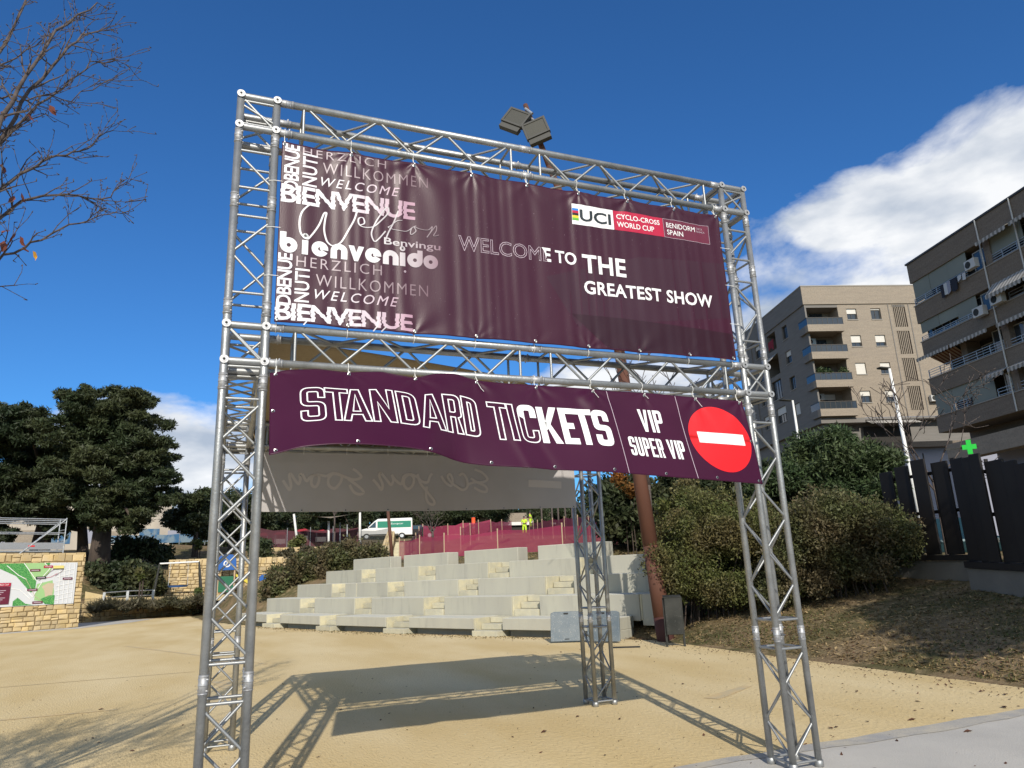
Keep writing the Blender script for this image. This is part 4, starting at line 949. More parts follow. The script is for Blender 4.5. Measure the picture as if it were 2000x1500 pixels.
for i, (L, D, bx, by, lab) in enumerate([
        ([(370, 990, 30), (400, 980, 28), (350, 1010, 26), (385, 1030, 28), (345, 970, 18)], 62, 380, 1075, 'mid green tree just right of the tallest pine'),
        ([(430, 1000, 30), (470, 985, 34), (510, 1010, 30), (450, 1035, 26)], 70, 450, 1075, 'rounded tree seen through the front tower of the gantry'),
        ([(555, 1000, 26), (590, 1015, 24), (540, 1030, 20), (620, 1000, 26)], 85, 560, 1060, 'dark evergreen behind the end of the rear banner'),
        ([(660, 1005, 28), (700, 1000, 26), (740, 1005, 26), (640, 1025, 18)], 90, 690, 1050, 'dark evergreen behind the beige shade sail'),
        ([(790, 1000, 28), (840, 1005, 28), (880, 1005, 30), (830, 1025, 14)], 95, 840, 1045, 'dark evergreen behind the white and green van'),
        ([(930, 1000, 28), (980, 1000, 30), (900, 1020, 14)], 95, 960, 1040, 'dark evergreen behind the orange marker post'),
        ([(1060, 1005, 28), (1110, 1000, 28), (1090, 1030, 16)], 90, 1090, 1050, 'dark evergreen behind the netted slope near the rear tower')]):
    b_ = at(bx, by, D); b_.z = H(b_.x, b_.y); bb = blobs_px(L, D, 3, sub=6)
    tree('evergreen_tree', b_, max(3, 6), bb, 26000, .15, X['pine'] if i % 2 == 0 else X['pined'], lab, trunk_r=.22, group='evergreens beyond the seating', aspect=1.8)
# far wood behind everything
bl_ = []
for u in range(-60, 1260, 22):
    D = 115+random.uniform(-8, 8); v = 1012+random.uniform(-14, 10)-(8 if u > 500 else 0); c = at(u, v, D); bl_.append((c.x, c.y, c.z-1, 3.0, 3.0, 3.6)); c = at(u+10, v+26, D-3); bl_.append((c.x, c.y, c.z-1, 3.0, 3.0, 3.0))
tag(crown('far_wood', bl_, 26000, .75, X['pined'], None, 1.4, .4), 'dark band of far trees closing the park', 'wood', kind='stuff')

def shrub(name, L, D, n, size, m, label, depth=1.0, aspect=1.5, group=None, sub=9, stems=True, shell=.40):
    bb = blobs_px(L, D, depth, sub=sub, rz=1.0); c = np.mean([b[:3] for b in bb], 0); zb = H(c[0], c[1]); t = empty(name, (c[0], c[1], zb), label=label, cat='bush', group=group)
    if stems:
        mb = MB()
        for b in bb[::2]: mb.path([((b[0]-c[0])*.6, (b[1]-c[1])*.6, -.1), ((b[0]-c[0])*.5, (b[1]-c[1])*.5, (b[2]-zb)*.5), (b[0]-c[0], b[1]-c[1], b[2]-zb)], [.018, .014, .006], 5)
        mb.build('stem', X['bark'], t)
    crown('foliage', bb, n, size, m, t, aspect, shell, origin=(c[0], c[1], zb)); return t
shrub('bush', [(1320, 1040, 55), (1390, 1010, 55), (1440, 1060, 70), (1340, 1110, 60), (1410, 1130, 55), (1290, 1090, 35), (1470, 1010, 45), (1480, 1130, 45), (1320, 1145, 38), (1390, 1160, 34), (1450, 1155, 36), (1375, 1080, 60)], 16.9, 150000, .040, X['bush'], 'big rounded olive green bush between the rust pole and the right front tower', depth=1.1)
shrub('bush', [(1560, 1020, 50), (1620, 1010, 55), (1690, 1030, 60), (1540, 1090, 55), (1620, 1090, 60), (1700, 1090, 55), (1755, 1070, 38), (1580, 1140, 38), (1770, 1040, 30), (1520, 1150, 36), (1640, 1130, 36), (1700, 1120, 30), (1600, 1060, 60)], 16.0, 150000, .040, X['bushb'], 'broad brownish bush on the slope behind the right front tower', depth=1.1)
shrub('bush', [(1330, 960, 30), (1300, 990, 25), (1360, 980, 25)], 17.6, 6000, .06, X['bush'], 'small pale shoots topping the olive bush', depth=.5)
shrub('oleander_bush', [(1540, 930, 50), (1600, 890, 50), (1640, 870, 42), (1680, 920, 55), (1620, 950, 60), (1720, 960, 45), (1560, 980, 50), (1680, 990, 55), (1735, 1010, 30), (1500, 960, 40), (1730, 900, 26), (1480, 985, 34), (1560, 1010, 45)], 19.5, 130000, .052, X['ole'], 'tall dark oleander bush below the pale apartment block', depth=1.2, aspect=2.6)
shrub('hedge_bush', [(1195, 970, 45), (1230, 960, 40), (1190, 1020, 45), (1240, 1020, 45), (1280, 980, 45), (1330, 950, 40), (1390, 940, 40), (1300, 1020, 45), (1450, 940, 40), (1500, 930, 30), (1350, 1010, 45), (1450, 985, 40), (1520, 975, 40), (1400, 990, 45)], 24, 60000, .11, X['hedge'], 'dark dense hedge behind the rust pole and the olive bush', depth=1.3, aspect=1.8)
shrub('bush', [(1215, 945, 22), (1232, 958, 18)], 23, 1600, .09, X['orange'], 'orange autumn leaved shrub at the hedge top by the rust pole', depth=.4, sub=4)
shrub('bush', [(545, 1140, 30), (560, 1140, 34), (600, 1120, 36), (640, 1110, 36), (670, 1100, 30), (720, 1085, 26), (560, 1160, 26), (620, 1145, 30), (600, 1095, 30), (650, 1085, 28), (690, 1078, 26), (740, 1082, 20), (530, 1155, 18), (575, 1125, 26), (645, 1120, 26), (690, 1085, 20), (680, 1095, 26), (660, 1130, 20), (720, 1080, 22), (700, 1110, 14), (590, 1155, 18)], 37, 60000, .11, X['bushb'], 'brown hedge running up beside the left ends of the seating rows', depth=1.8)
shrub('bush', [(505, 1070, 22), (515, 1085, 20), (500, 1095, 16)], 52, 4500, .16, X['pine'], 'round green bush beside the left front tower above the rubble wall', depth=.8)
shrub('bush', [(600, 1080, 18), (560, 1085, 16), (640, 1075, 14)], 54, 4500, .15, X['grey'], 'grey dry scrub above the rubble wall', depth=1.2)
shrub('bush', [(210, 1130, 28), (250, 1120, 30), (290, 1130, 28), (200, 1155, 24), (240, 1155, 26), (280, 1155, 22), (180, 1120, 20), (310, 1145, 18)], 48, 16000, .17, X['hedge'], 'dark shaggy shrub under the tallest pine', depth=1.2)
shrub('bush', [(250, 1075, 26), (290, 1075, 28), (320, 1085, 20), (235, 1090, 20)], 54, 9000, .18, X['pined'], 'dark shrub right of the tallest pine trunk', depth=1)
shrub('bush', [(590, 1058, 14), (575, 1066, 10)], 62, 1800, .16, X['bush'], 'yellow green shrub at the foot of the white leaning post', depth=.5, sub=4)
SP_ = []
for _ in range(5200):
    u = random.uniform(175, 400); q = at(u, 1188-(u-175)*.045+random.gauss(0, 3.0)+4*math.sin(u*.11), 41.5+random.gauss(0, .35)); SP_.append(tuple(q))
scatter_tris(SP_, .34, 'dry_scrub', X['grey'], 'stuff', 'dry scrub spilling over the low rubble wall', 'scrub', up=.1)

tb = []
for k in range(60):
    a = random.uniform(0, 6.28); q = random.uniform(0, 2.6); tb.append((10.3+math.cos(a)*q, -5.0+math.sin(a)*q, random.uniform(4.0, 7.2), .75, .75, .5))
tree('pine_tree', (10.9, -5.2, .9), 7, tb, 30000, .12, X['pine'], 'umbrella pine beside the plaza corner whose shade falls on the bank', trunk_r=.2, aspect=2)
# ------------------------------------------------------------------ near bare tree
BT = Vector((-2.62, -1.6, 0))
nt_ = empty('bare_tree', BT, label='bare tree with grey twigs and a few red brown leaves near the gantry', cat='tree')
mb = MB(); tips = []
mb.path([(0, 0, -.02), (.03, .02, 1.2), (-.02, .05, 2.2), (.05, .02, 3.0)], [.10, .085, .07, .06], 10)
def guided(p0, L, r0, depth=2):
    """main limb through photo columns at given distances"""
    pts = [Vector(p0)]+[at(u, v, D)-BT for u, v, D in L]
    P3 = []
    for i in range(len(pts)-1):
        for j in range(4):
            t = j/4; q = pts[i].lerp(pts[i+1], t)+Vector((random.gauss(0, .008), random.gauss(0, .008), random.gauss(0, .008))); P3.append(q)
    P3.append(pts[-1]); n = len(P3); rs_ = [max(.0035, r0*(1-.82*i/n)) for i in range(n)]; mb.path(P3, rs_, 6)
    for i in range(4, n):
        for _ in range(2 if random.random() < .5 else 1):
            if random.random() < .9:
                d = (P3[i]-P3[i-1]).normalized()+Vector((random.gauss(0, .55), random.gauss(0, .5), random.gauss(0, .45)+.1))
                limb(mb, P3[i], d, random.uniform(.08, .24), rs_[i]*.6, depth-1, .5, .1, .6, 3, 4, .0022, tips)
guided((.05, .02, 2.9), [(-150, 420, 5.0), (-10, 260, 5.2), (50, 150, 5.4), (110, 60, 5.6), (190, 5, 5.8)], 0.023)
guided((.05, .02, 2.7), [(-170, 520, 5.0), (-20, 320, 5.3), (45, 200, 5.4), (120, 110, 5.6), (160, 70, 5.7), (205, 55, 5.8)], 0.020)
guided((.04, .02, 2.6), [(-180, 560, 5.1), (-20, 380, 5.3), (60, 330, 5.5), (110, 305, 5.6), (170, 290, 5.7), (220, 255, 5.8)], 0.015)
guided((.04, .02, 2.3), [(-180, 700, 5.2), (-20, 440, 5.4), (40, 392, 5.5), (130, 378, 5.6), (200, 392, 5.7), (248, 355, 5.8)], 0.015)
guided((.03, .03, 2.2), [(-180, 740, 5.2), (-10, 510, 5.5), (60, 475, 5.6), (140, 440, 5.6), (200, 420, 5.7), (252, 412, 5.8)], 0.012)
guided((.03, .03, 2.2), [(-160, 600, 5.4), (-20, 300, 5.6), (60, 215, 5.7), (120, 170, 5.8), (180, 125, 5.9), (226, 118, 5.9)], 0.014)
guided((.05, .03, 2.9), [(-60, 200, 5.6), (20, 70, 5.7), (60, -30, 5.8)], 0.018)
guided((.05, .03, 2.9), [(-90, 120, 5.7), (-10, 130, 5.9), (70, 90, 6.0), (150, 30, 6.1)], 0.010)
guided((.05, .03, 2.6), [(-120, 400, 5.3), (-10, 190, 5.5), (50, 190, 5.6), (140, 195, 5.7), (215, 155, 5.8)], 0.010)
for i in range(15):   # the part of the crown outside the picture, which throws the shadow
    a = random.uniform(2.2, 5.6); limb(mb, (.04, .02, 2.0+.07*i), (math.cos(a), math.sin(a)+.1, 1.1), random.uniform(.6, .9), .022, 5, .45, .2, .6, 3, 4, .0035, None)
for q in tips:
    d = Vector((random.gauss(0, 1), random.gauss(0, 1), random.gauss(.4, 1))).normalized(); mb.tube(q, q+d*.022, .0042, .002, n=5)
mb.build('branches', X['barkg'], nt_, smooth=True)
def leafmesh(s):
    m_ = MB(); m_.add([(0, 0, 0), (.32*s, .10*s, .35*s), (0, .16*s, .5*s), (-.32*s, .10*s, .35*s), (0, .05*s, 1.05*s), (.2*s, .2*s, .75*s), (-.2*s, .2*s, .75*s)], [(0, 1, 2), (0, 2, 3), (1, 5, 2), (2, 6, 3), (2, 5, 4), (2, 4, 6)]); return m_.mesh('leaf', True)
lr, ly = leafmesh(.075), leafmesh(.08); lr.materials.append(X['rleaf']); ly.materials.append(X['yleaf'])
for (u, v, mm) in [(97, 205, lr), (56, 222, lr), (28, 382, lr), (42, 376, lr), (32, 455, lr), (40, 462, lr), (20, 450, lr), (64, 490, ly), (46, 488, lr), (8, 470, lr), (12, 215, lr), (2, 320, lr), (80, 170, lr)]:
    o = link('leaf', mm, None, nt_, at(u, v, 5.45)-BT); o.rotation_euler = (random.uniform(2, 4), random.uniform(-.6, .6), random.uniform(0, 6))

# ------------------------------------------------------------------ pole with floodlights, bin, barrier boards
pbase = Vector((8.66, 8.72, 0)); pbz = H(8.66, 8.72)
pp = empty('light_pole', pbase, label='tall leaning rust brown steel pole with two floodlights at its top', cat='light pole')
J = [Vector((8.66, 8.72, pbz-.3)), Vector((8.64, 8.72, pbz+.45)), at(1287, 1175, 15.95), at(1212, 700, 16.3), at(1205, 655, 16.35), at(1073, 325, 16.9), at(1026, 205, 17.2)]
J = [j-pbase for j in J]
d_ = (J[3]-J[0]).normalized(); J[1] = J[0]+d_*.75; J[2] = J[0]+d_*2.2
mb = MB(); mb.path([J[1], J[2], J[3], J[4], J[5], J[6]], [.175, .165, .125, .115, .08, .065], 24); mb.build('pole', X['rust'], pp, smooth=True)
MB().tube(J[0], J[1], .182, .180, n=24).build('pole_base', X['rustd'], pp, smooth=True)
def floodlight(c, right, up, name='floodlight'):
    c = Vector(c); r = Vector(right).normalized(); u = Vector(up); u = (u-r*u.dot(r)).normalized(); n = r.cross(u)   # n faces out of the glass
    Mx = Matrix((r, u, n)).transposed().to_4x4(); Mx.translation = c
    mb = MB(); mb.box((-.33, -.26, -.10), (.33, .26, .0), Mx); mb.box((-.30, -.42, -.16), (.30, -.26, -.01), Mx)
    mb.box((-.33, -.262, 0), (-.27, .26, .03), Mx); mb.box((.27, -.262, 0), (.33, .26, .03), Mx); mb.box((-.27, .20, 0), (.27, .26, .03), Mx); mb.box((-.27, -.262, 0), (.27, -.20, .03), Mx)
    for k in range(9): mb.box((-.28+k*.07, -.2, -.17), (-.265+k*.07, .22, -.10), Mx)
    o = mb.build(name, X['lamp'], pp, bevel=.008)
    MB().box((-.268, -.198, .0), (.268, .198, .012), Mx).build('lens', X['lampg'], o); return o
fw = -cf
floodlight(at(1046, 250, 16.7)-pbase, cr*.90+cu*.36+fw*.10, -cr*.36+cu*.80-fw*.35)
floodlight(at(1008, 229, 16.9)-pbase, cr*.80-cu*.42+fw*.35, cr*.30+cu*.85-fw*.35)
mb = MB(); a_, b_ = at(1022, 222, 17.1)-pbase, at(1045, 236, 16.95)-pbase; mb.path([a_, b_], .03, 8); mb.path([at(1026, 212, 17.15)-pbase, at(1040, 222, 17.0)-pbase], .035, 8); mb.build('bracket', X['galv'], pp)

bn = empty('litter_bin', (8.23, 7.75, 0), R(-28), 'tall dark perforated metal litter bin on two legs at the foot of the rust pole', 'bin')
mb = MB(); mb.box((-.16, -.11, .22), (.16, .11, .90)); mb.build('bin_body', X['bin'], bn, bevel=.012)
mb = MB(); mb.prism([(-.17, -.12, .90), (.17, -.12, .90), (.17, .12, .93), (-.17, .12, .93)], (0, 0, .012)); mb.build('bin_lid', X['bin'], bn)
for sx in (-1, 1): MB().box((sx*.165-.018, -.05, 0), (sx*.165+.018, .05, .90)).build('leg', X['bin'], bn)
mb = MB()
for i in range(6):
    for j in range(6):
        if i+j > 3: mb.tube((-.10+i*.04, -.1115, .26+j*.035), (-.10+i*.04, -.1105, .26+j*.035), .008, n=6)
mb.build('perforations', X['black'], bn)['kind'] = 'stuff'
bl2 = empty('barrier_board', (7.0, 9.95, 0), R(-26), 'left grey blue plastic crowd barrier board leaning on the first seating row', 'barrier')
def board(root):
    mb = MB(); mb.prism([(-.37, 0, .03), (.37, 0, .03), (.35, .10, .60), (.28, .105, .63), (-.28, .105, .63), (-.35, .10, .60)], (0, .05, 0)); mb.build('board', X['barr'], root, bevel=.01)
    mb = MB()
    for x, z in ((-.02, .58), (-.02, .06)): mb.box((x-.05, -.004+z*.17, z-.025), (x+.05, .01+z*.17, z+.025))
    mb.build('hand_hole', X['black'], root); mb = MB()
    for i in range(7):
        for j in range(5):
            if (i*3+j*5) % 4: mb.tube((-.26+i*.08, .0+.17*(.14+j*.09), .14+j*.09), (-.26+i*.08, -.006+.17*(.14+j*.09), .14+j*.09), .007, n=6)
    mb.build('rivets', X['eyelet'], root)['kind'] = 'stuff'
board(bl2)
b3_ = copy_tree(bl2); b3_.location = (7.52, 9.35, 0); b3_.rotation_euler = (0, 0, R(-50)); b3_['label'] = 'second grey blue barrier board, standing behind the slim rear tower beside its twin'
for b_ in (bl2, b3_): b_['group'] = 'barrier boards by the seating'

# drain grate
dg_ = empty('drain_grate', (7.42, 8.30, .004), R(-30), 'flat metal drain grate in the sand beside the rear tower', 'drain'); mb = MB(); mb.box((-.3, -.11, 0), (.3, .11, .004)); mb.build('grate_plate', X['bin'], dg_)
mb = MB()
for i in range(12): mb.box((-.27+i*.047, -.09, .0045), (-.25+i*.047, .09, .0065))
mb.build('slots', X['black'], dg_)['kind'] = 'stuff'

# ------------------------------------------------------------------ litter on the sand
def gp(u, v, z=0):
    d = cf+cr*((u-1000)/FPX)+cu*((750-v)/FPX); return CAM+d*((z-CAM.z)/d.z)
lf = MB(); lf.add([(0, 0, 0), (.4, .15, .18), (1, .05, .05), (.45, -.3, .12), (.1, -.32, .2), (.15, .3, .22), (.6, .35, .1), (-.3, .12, .12), (-.25, -.2, .05)], [(0, 1, 2), (0, 2, 3), (0, 3, 4), (0, 5, 1), (1, 5, 6), (0, 7, 5), (0, 4, 8), (0, 8, 7)])
lfm = lf.mesh('dry_leaf'); lfm.materials.append(X['litter'])
for k, (u, v, s) in enumerate([(1675, 1352, .05), (1785, 1407, .07), (1790, 1371, .05), (1675, 1350, .03), (1625, 1424, .045), (1635, 1421, .04), (1695, 1411, .035), (1965, 1357, .06), (1960, 1382, .07), (1895, 1430, .07), (1915, 1352, .05), (1975, 1328, .05), (1880, 1325, .06), (1705, 1307, .05), (1750, 1306, .05), (1604, 1304, .04), (553, 1337, .06), (665, 1387, .05), (195, 1387, .06), (1065, 1430, .06), (1130, 1400, .05), (1095, 1274, .05), (1045, 1305, .03), (1210, 1405, .04), (1000, 1440, .03), (256, 1468, .04), (760, 1395, .04), (1333, 1337, .04)]):
    p = gp(u, v); o = link('dry_leaf', lfm, None, None, (p.x, p.y, .006)); o.scale = (s, s, s*.9); o.rotation_euler = (random.uniform(-.2, .2), random.uniform(-.2, .2), random.uniform(0, 6))
    tag(o, 'small dead brown leaf lying on the plaza', 'leaf', 'dead leaves scattered on the plaza')
P = []
for _ in range(700):
    y = -3.5+abs(random.gauss(0, 6)); x = random.uniform(-5, 8.6)
    P.append((x, y, .008))
for _ in range(1000):
    y = random.uniform(.6, 10); P.append((8.66-abs(random.gauss(0, .35))*random.choice((1, 1, 2.5)), y, .008))
P2 = []
for _ in range(5500):
    y = -3+abs(random.gauss(0, 7)); P2.append((random.uniform(-7, 8.5), max(y, .75+abs(random.gauss(0, 3))) if y < .7 else y, .005))
scatter_tris(P2, .009, 'sand_grit', X['mortar'], 'stuff', flat=True); scatter_tris(np.array(P2[:3000])+[.13, .21, 0], .010, 'pale_grit', X['step'], 'stuff', flat=True)
tag(scatter_tris(P, .018, 'fine_litter', X['litter'], 'stuff', flat=True, aspect=1.8), 'fine crumbs of leaves and twigs sprinkled on the sand', 'litter')
# grass and dead leaves on the bank
n = 0; P = []; Gp = []; Lp = []
xx = 8.70+rng.uniform(0, 1, 90000)**1.3*7.5; yy = rng.uniform(-3, 17, 90000); ok = sdist(xx, yy) > .0; xx, yy = xx[ok], yy[ok]; zz = height(xx, yy)
tuft = np.sin(xx*2.1+yy*1.3)+np.sin(xx*.9-yy*2.3+1)+rng.normal(size=len(xx))*.7
dry = tuft > -.5; P = np.stack([xx, yy, zz], -1); edge = (xx > 9.2) & (yy < 3.4+rng.normal(size=len(xx))*.5) & (xx < 11.5)
scatter_tris(P[dry][:50000], .048, 'dry_grass', X['grass'], 'stuff', 'dry grass stubble on the bank', 'grass', up=.15)
gr = edge | ((np.sin(xx*1.3+2)+np.sin(yy*1.1+xx*.7)+rng.normal(size=len(xx))*.4) > 1.25)
scatter_tris(P[gr][:15000], .05, 'green_weeds', X['green'], 'stuff', 'patches of green weeds on the bank', 'weeds', up=.2)
sp2 = rng.choice(len(P), 26000, replace=False); scatter_tris(P[sp2]+[0, 0, .01], .032, 'straw', X['straw'], 'stuff', 'dry straw lying over the bank', 'straw', flat=True, aspect=2.2)
lp = rng.choice(len(P), 7000, replace=False); scatter_tris(P[lp]+[0, 0, .012], .035, 'leaf_litter', X['litter'], 'stuff', 'dead leaves strewn over the bank', 'litter', flat=True)
xx = rng.uniform(8.6, 26, 26000); yy = rng.uniform(10, 45, 26000); s_ = sdist(xx, yy); ok = s_ > 5.2; xx, yy = xx[ok], yy[ok]
scatter_tris(np.stack([xx, yy, height(xx, yy)], -1), .11, 'hill_grass', X['grass'], 'stuff', 'thin dry grass on the hill above the seating', 'grass', up=.2)

# ------------------------------------------------------------------ stone walls
def stone(mbx, x0, x1, z0, z1, y, d, jit):
    c = [(x0, z0), (x1, z0), (x1, z1), (x0, z1)]; c = [(a+random.uniform(-jit, jit), b+random.uniform(-jit, jit)) for a, b in c]
    cx_, cz_ = sum(a for a, b in c)/4, sum(b for a, b in c)/4; i_ = .86
    fr = [(cx_+(a-cx_)*i_, y-d*random.uniform(.8, 1.2), cz_+(b-cz_)*i_) for a, b in c]; bk = [(a, y, b) for a, b in c]
    mid = (cx_, y-d*1.25, cz_)
    return mbx.add(bk+fr+[mid], [(0, 1, 5, 4), (1, 2, 6, 5), (2, 3, 7, 6), (3, 0, 4, 7), (4, 5, 8), (5, 6, 8), (6, 7, 8), (7, 4, 8)])
def layout(W_, Ht, s, skip=None):
    """irregular rubble coursing -> rectangles"""
    out = []; z = 0
    while z < Ht-.02:
        h_ = s*random.uniform(.7, 1.15)
        if Ht-z-h_ < s*.5: h_ = Ht-z
        x = -random.uniform(0, s)
        while x < W_:
            w_ = s*random.uniform(.7, 1.9); a, b = max(0, x), min(W_, x+w_)
            if b-a > .04:
                if h_ > s*.85 and random.random() < .4: zz_ = z+h_*random.uniform(.4, .6); out += [(a, b, z, zz_), (a, b, zz_, z+h_)]
                else: out.append((a, b, z, z+h_))
            x += w_
        z += h_
    return [r for r in out if not (skip and skip[0] < (r[0]+r[1])/2 < skip[1] and skip[2] < (r[2]+r[3])/2 < skip[3])]
# near wall carrying the map: runs from the plaza corner out of the frame
wr, wl = Vector((-5.46, 31.66, 0)), Vector((-11.0, 28.94, 0)); wdir = (wr-wl).normalized(); wlen = (wr-wl).length; wang = math.atan2(wdir.y, wdir.x)
sw = empty('stone_wall', wl, wang, 'tall thick wall of golden rubble stones that carries the course map', 'wall')
WH = 3.02
MB().box((0, .03, -.2), (wlen-.03, .75, WH-.02)).build('wall_core', X['mortar'], sw)
mpx0, mpx1, mpz0, mpz1 = wlen-3.95, wlen-.30, .98, 2.66
for (a, b, c, d) in layout(wlen-2.0, WH, .26): pass
random.seed(21)
ly_ = [(a+wlen-4.2, b+wlen-4.2, c, d) for a, b, c, d in layout(4.2, WH, .24)]
for (a, b, c, d) in ly_:
    if mpx0+.15 < a and b < mpx1-.15 and mpz0+.15 < c and d < mpz1-.15: continue
    g = .012; stone(MB(), a+g, b-g, c+g, d-g, .03, .035, .02).build('stone', X['stone'], sw)
# end face and coping stones
for (a, b, c, d) in layout(.75, WH, .26):
    m_ = MB(); stone(m_, a+.01, b-.01, c+.01, d-.01, 0, .03, .015); m_.v = [(wlen-.03-v[1], v[0]+.02, v[2]) for v in m_.v]; m_.build('stone', X['stone'], sw)
x = wlen-4.2
while x < wlen-.05:
    w_ = random.uniform(.2, .42); m_ = MB(); m_.box((x+.01, 0, WH-.05), (min(x+w_, wlen)-.01, .77, WH+random.uniform(.02, .06))); m_.build('coping_stone', X['stone'], sw, bevel=.015); x += w_
def rubble(name, p0, p1, zb, Ht, s, label, thick=.4, mtl='stone', kindlabel='wall'):
    p0, p1 = Vector(p0), Vector(p1); d = p1-p0; L = math.hypot(d.x, d.y); r_ = empty(name, (p0.x, p0.y, zb), math.atan2(d.y, d.x), label, kindlabel)
    MB().box((0, .03, -.5), (L, thick, Ht-.02)).build('wall_core', X['mortar'], r_); m_ = MB()
    for (a, b, c, e) in layout(L, Ht, s): stone(m_, a+.012, b-.012, c+.012, e-.012, .03, .05, .02)
    for k in range(int(L/.35)): m_.box((k*.35+.01, 0, Ht-.04), (k*.35+.33, thick, Ht+random.uniform(0, .05)))
    o = m_.build('stones', X['stone'], r_); o['kind'] = 'stuff'; return r_
a_, b_ = gp(100, 1222), gp(505, 1188); rubble('rubble_wall', (a_.x-1, a_.y-.6, 0), b_, 0, .85, .22, 'low rubble wall along the plaza edge below the rail')
a_, b_ = at(325, 1164, 48.6), at(560, 1152, 49.5); rubble('rubble_wall', a_, b_, at(335, 1162, 48.6).z-.15, 2.15, .25, 'rubble retaining wall behind the swing')
a_, b_ = at(528, 1078, 60), at(735, 1066, 62); rubble('rubble_wall', a_, b_, a_.z-.3, .6, .3, 'narrow upper rubble wall in front of the park fence')
# leaning rubble flank of the stair
fr_ = empty('rubble_flank', at(750, 1095, 46), 0, 'sloping rubble stone flank wall beside the pale stair', 'wall'); o0 = at(750, 1095, 46); m_ = MB()
q0, q1, q2, q3 = [at(*q)-o0 for q in ((735, 1095, 46), (765, 1095, 46), (771, 1040, 56), (758, 1036, 56))]
mb = MB(); mb.prism([q0, q1, q2, q3], (.3, .8, -.6)); mb.build('wall_core', X['mortar'], fr_)
nrm = ((q1-q0).cross(q3-q0)).normalized(); nrm = nrm if nrm.dot(CAM-o0) > 0 else -nrm
for i in range(9):
    for j in range(4):
        f = lambda s, t: q0.lerp(q1, s).lerp(q3.lerp(q2, s), t)
        a, b, c, d = [f(x_, y_) for x_, y_ in ((j/4+.02, i/9+.01), ((j+1)/4-.02, i/9+.01), ((j+1)/4-.02, (i+1)/9-.01), (j/4+.02, (i+1)/9-.01))]
        m_.prism([a+nrm*.01, b+nrm*.01, c+nrm*.01, d+nrm*.01], nrm*random.uniform(.05, .12))
m_.build('stones', X['stone'], fr_)['kind'] = 'stuff'

# map banner on the wall
ms = empty('map_banner', sw.matrix_world @ Vector((0, 0, 0)) if False else wl, wang, 'printed event course map banner fixed flat on the golden stone wall', 'map')
yb0 = -.03
def mrect(x0, x1, z0, z1, m, k, name='print_patch'): return MB().quad((x0, yb0-.006*k, z0), (x1, yb0-.006*k, z0), (x1, yb0-.006*k, z1), (x0, yb0-.006*k, z1)).build(name, X[m], ms)
MB().box((mpx0, yb0, mpz0), (mpx1, yb0+.01, mpz1)).build('sheet', X['white'], ms)
mw, mh = mpx1-mpx0, mpz1-mpz0
def mp_(pts, m, k=1): return MB().poly([(mpx0+a*mw, yb0-.004*k, mpz0+b*mh) for a, b in pts]).build('print_patch', X[m], ms)
# a: 0.31 is the picture's left edge, 1 the right end
mp_([(.0, .0), (1, .0), (1, 1), (0, 1)], 'mapw', 1)
mp_([(.2, .92), (.31, .80), (.40, .70), (.50, .45), (.56, .30), (.60, .38), (.60, .60), (.68, .66), (.72, 1), (.2, 1)], 'mapg', 2)
mp_([(.47, 1), (.57, .60), (.62, .64), (.70, .70), (.74, .86), (.66, 1)], 'mapl', 3)
mp_([(.60, .12), (.61, .50), (.76, .58), (.79, .30), (.78, .02), (.70, .08)], 'mapl', 2); mp_([(.66, .44), (.72, .52), (.78, .50), (.77, .12), (.71, .14), (.69, .34)], 'mapt', 3)
mp_([(.44, .20), (.52, .05), (.60, .01), (.40, .01), (.40, .12)], 'mapg', 3); mp_([(.66, .14), (.71, .02), (.80, .0), (.80, .22), (.74, .22)], 'mapg', 4)
def mline(pts, wd, m, k):
    v_, f_ = ribbon([(mpx0+a*mw, mpz0+b*mh) for a, b in pts], wd); return MB().add([(v[0], yb0-.004*k, v[1]) for v in v_], f_).build('map_line', X[m], ms)
for L in ([(.30, .95), (.42, .72), (.5, .62)], [(.46, 1), (.60, .58)], [(.66, 1), (.72, .86), (.66, .68)], [(.50, .40), (.58, .20), (.66, .56)], [(.31, .45), (.45, .38), (.56, .16)]): mline(L, .025, 'white', 5)
for i in range(7): mline([(.80, .10+i*.11), (.97, .16+i*.115)], .022, 'white', 5)
for i in range(4): mline([(.82+i*.05, .98), (.84+i*.045, .02)], .022, 'white', 6)
for L, m in (([(.62, .58), (.68, .68), (.72, .78), (.79, .88), (.86, .90), (.85, .80), (.78, .68)], 'maroon'), ([(.48, .66), (.53, .50), (.60, .22), (.66, .12)], 'mapt'), ([(.65, .62), (.74, .66), (.80, .74)], 'crimson')): mline(L, .014, m, 7)
def mtext(s, a0, a1, b0, b1, m='white', k=10, bold=.0):
    t = text2d(s, mpx0+a0*mw, mpx0+a1*mw, mpz0+b0*mh, mpz0+b1*mh, bold=bold); o = link('lettering', t, X[m], ms)
    for v in t.vertices: v.co = (v.co.x, yb0-.004*k, v.co.y)
for a, b, w_, m, m2 in ((.525, .80, .10, 'maroon', 0), (.655, .88, .09, 'crimson', 0), (.59, .62, .10, 'navy', 0), (.86, .58, .10, 'maroon', 0), (.52, .34, .10, 'maroon', 0), (.585, .04, .10, 'maroon', 0)):
    mp_([(a, b), (a+w_, b), (a+w_, b+.055), (a, b+.055)], m, 8)
    mp_([(a+.012, b+.018), (a+w_-.012, b+.018), (a+w_-.012, b+.036), (a+.012, b+.036)], 'thin', 9)
mp_([(.75, .86), (.86, .86), (.86, .93), (.75, .93)], 'mapyl', 8); mp_([(.75, .84), (.86, .84), (.86, .86), (.75, .86)], 'navy', 9)
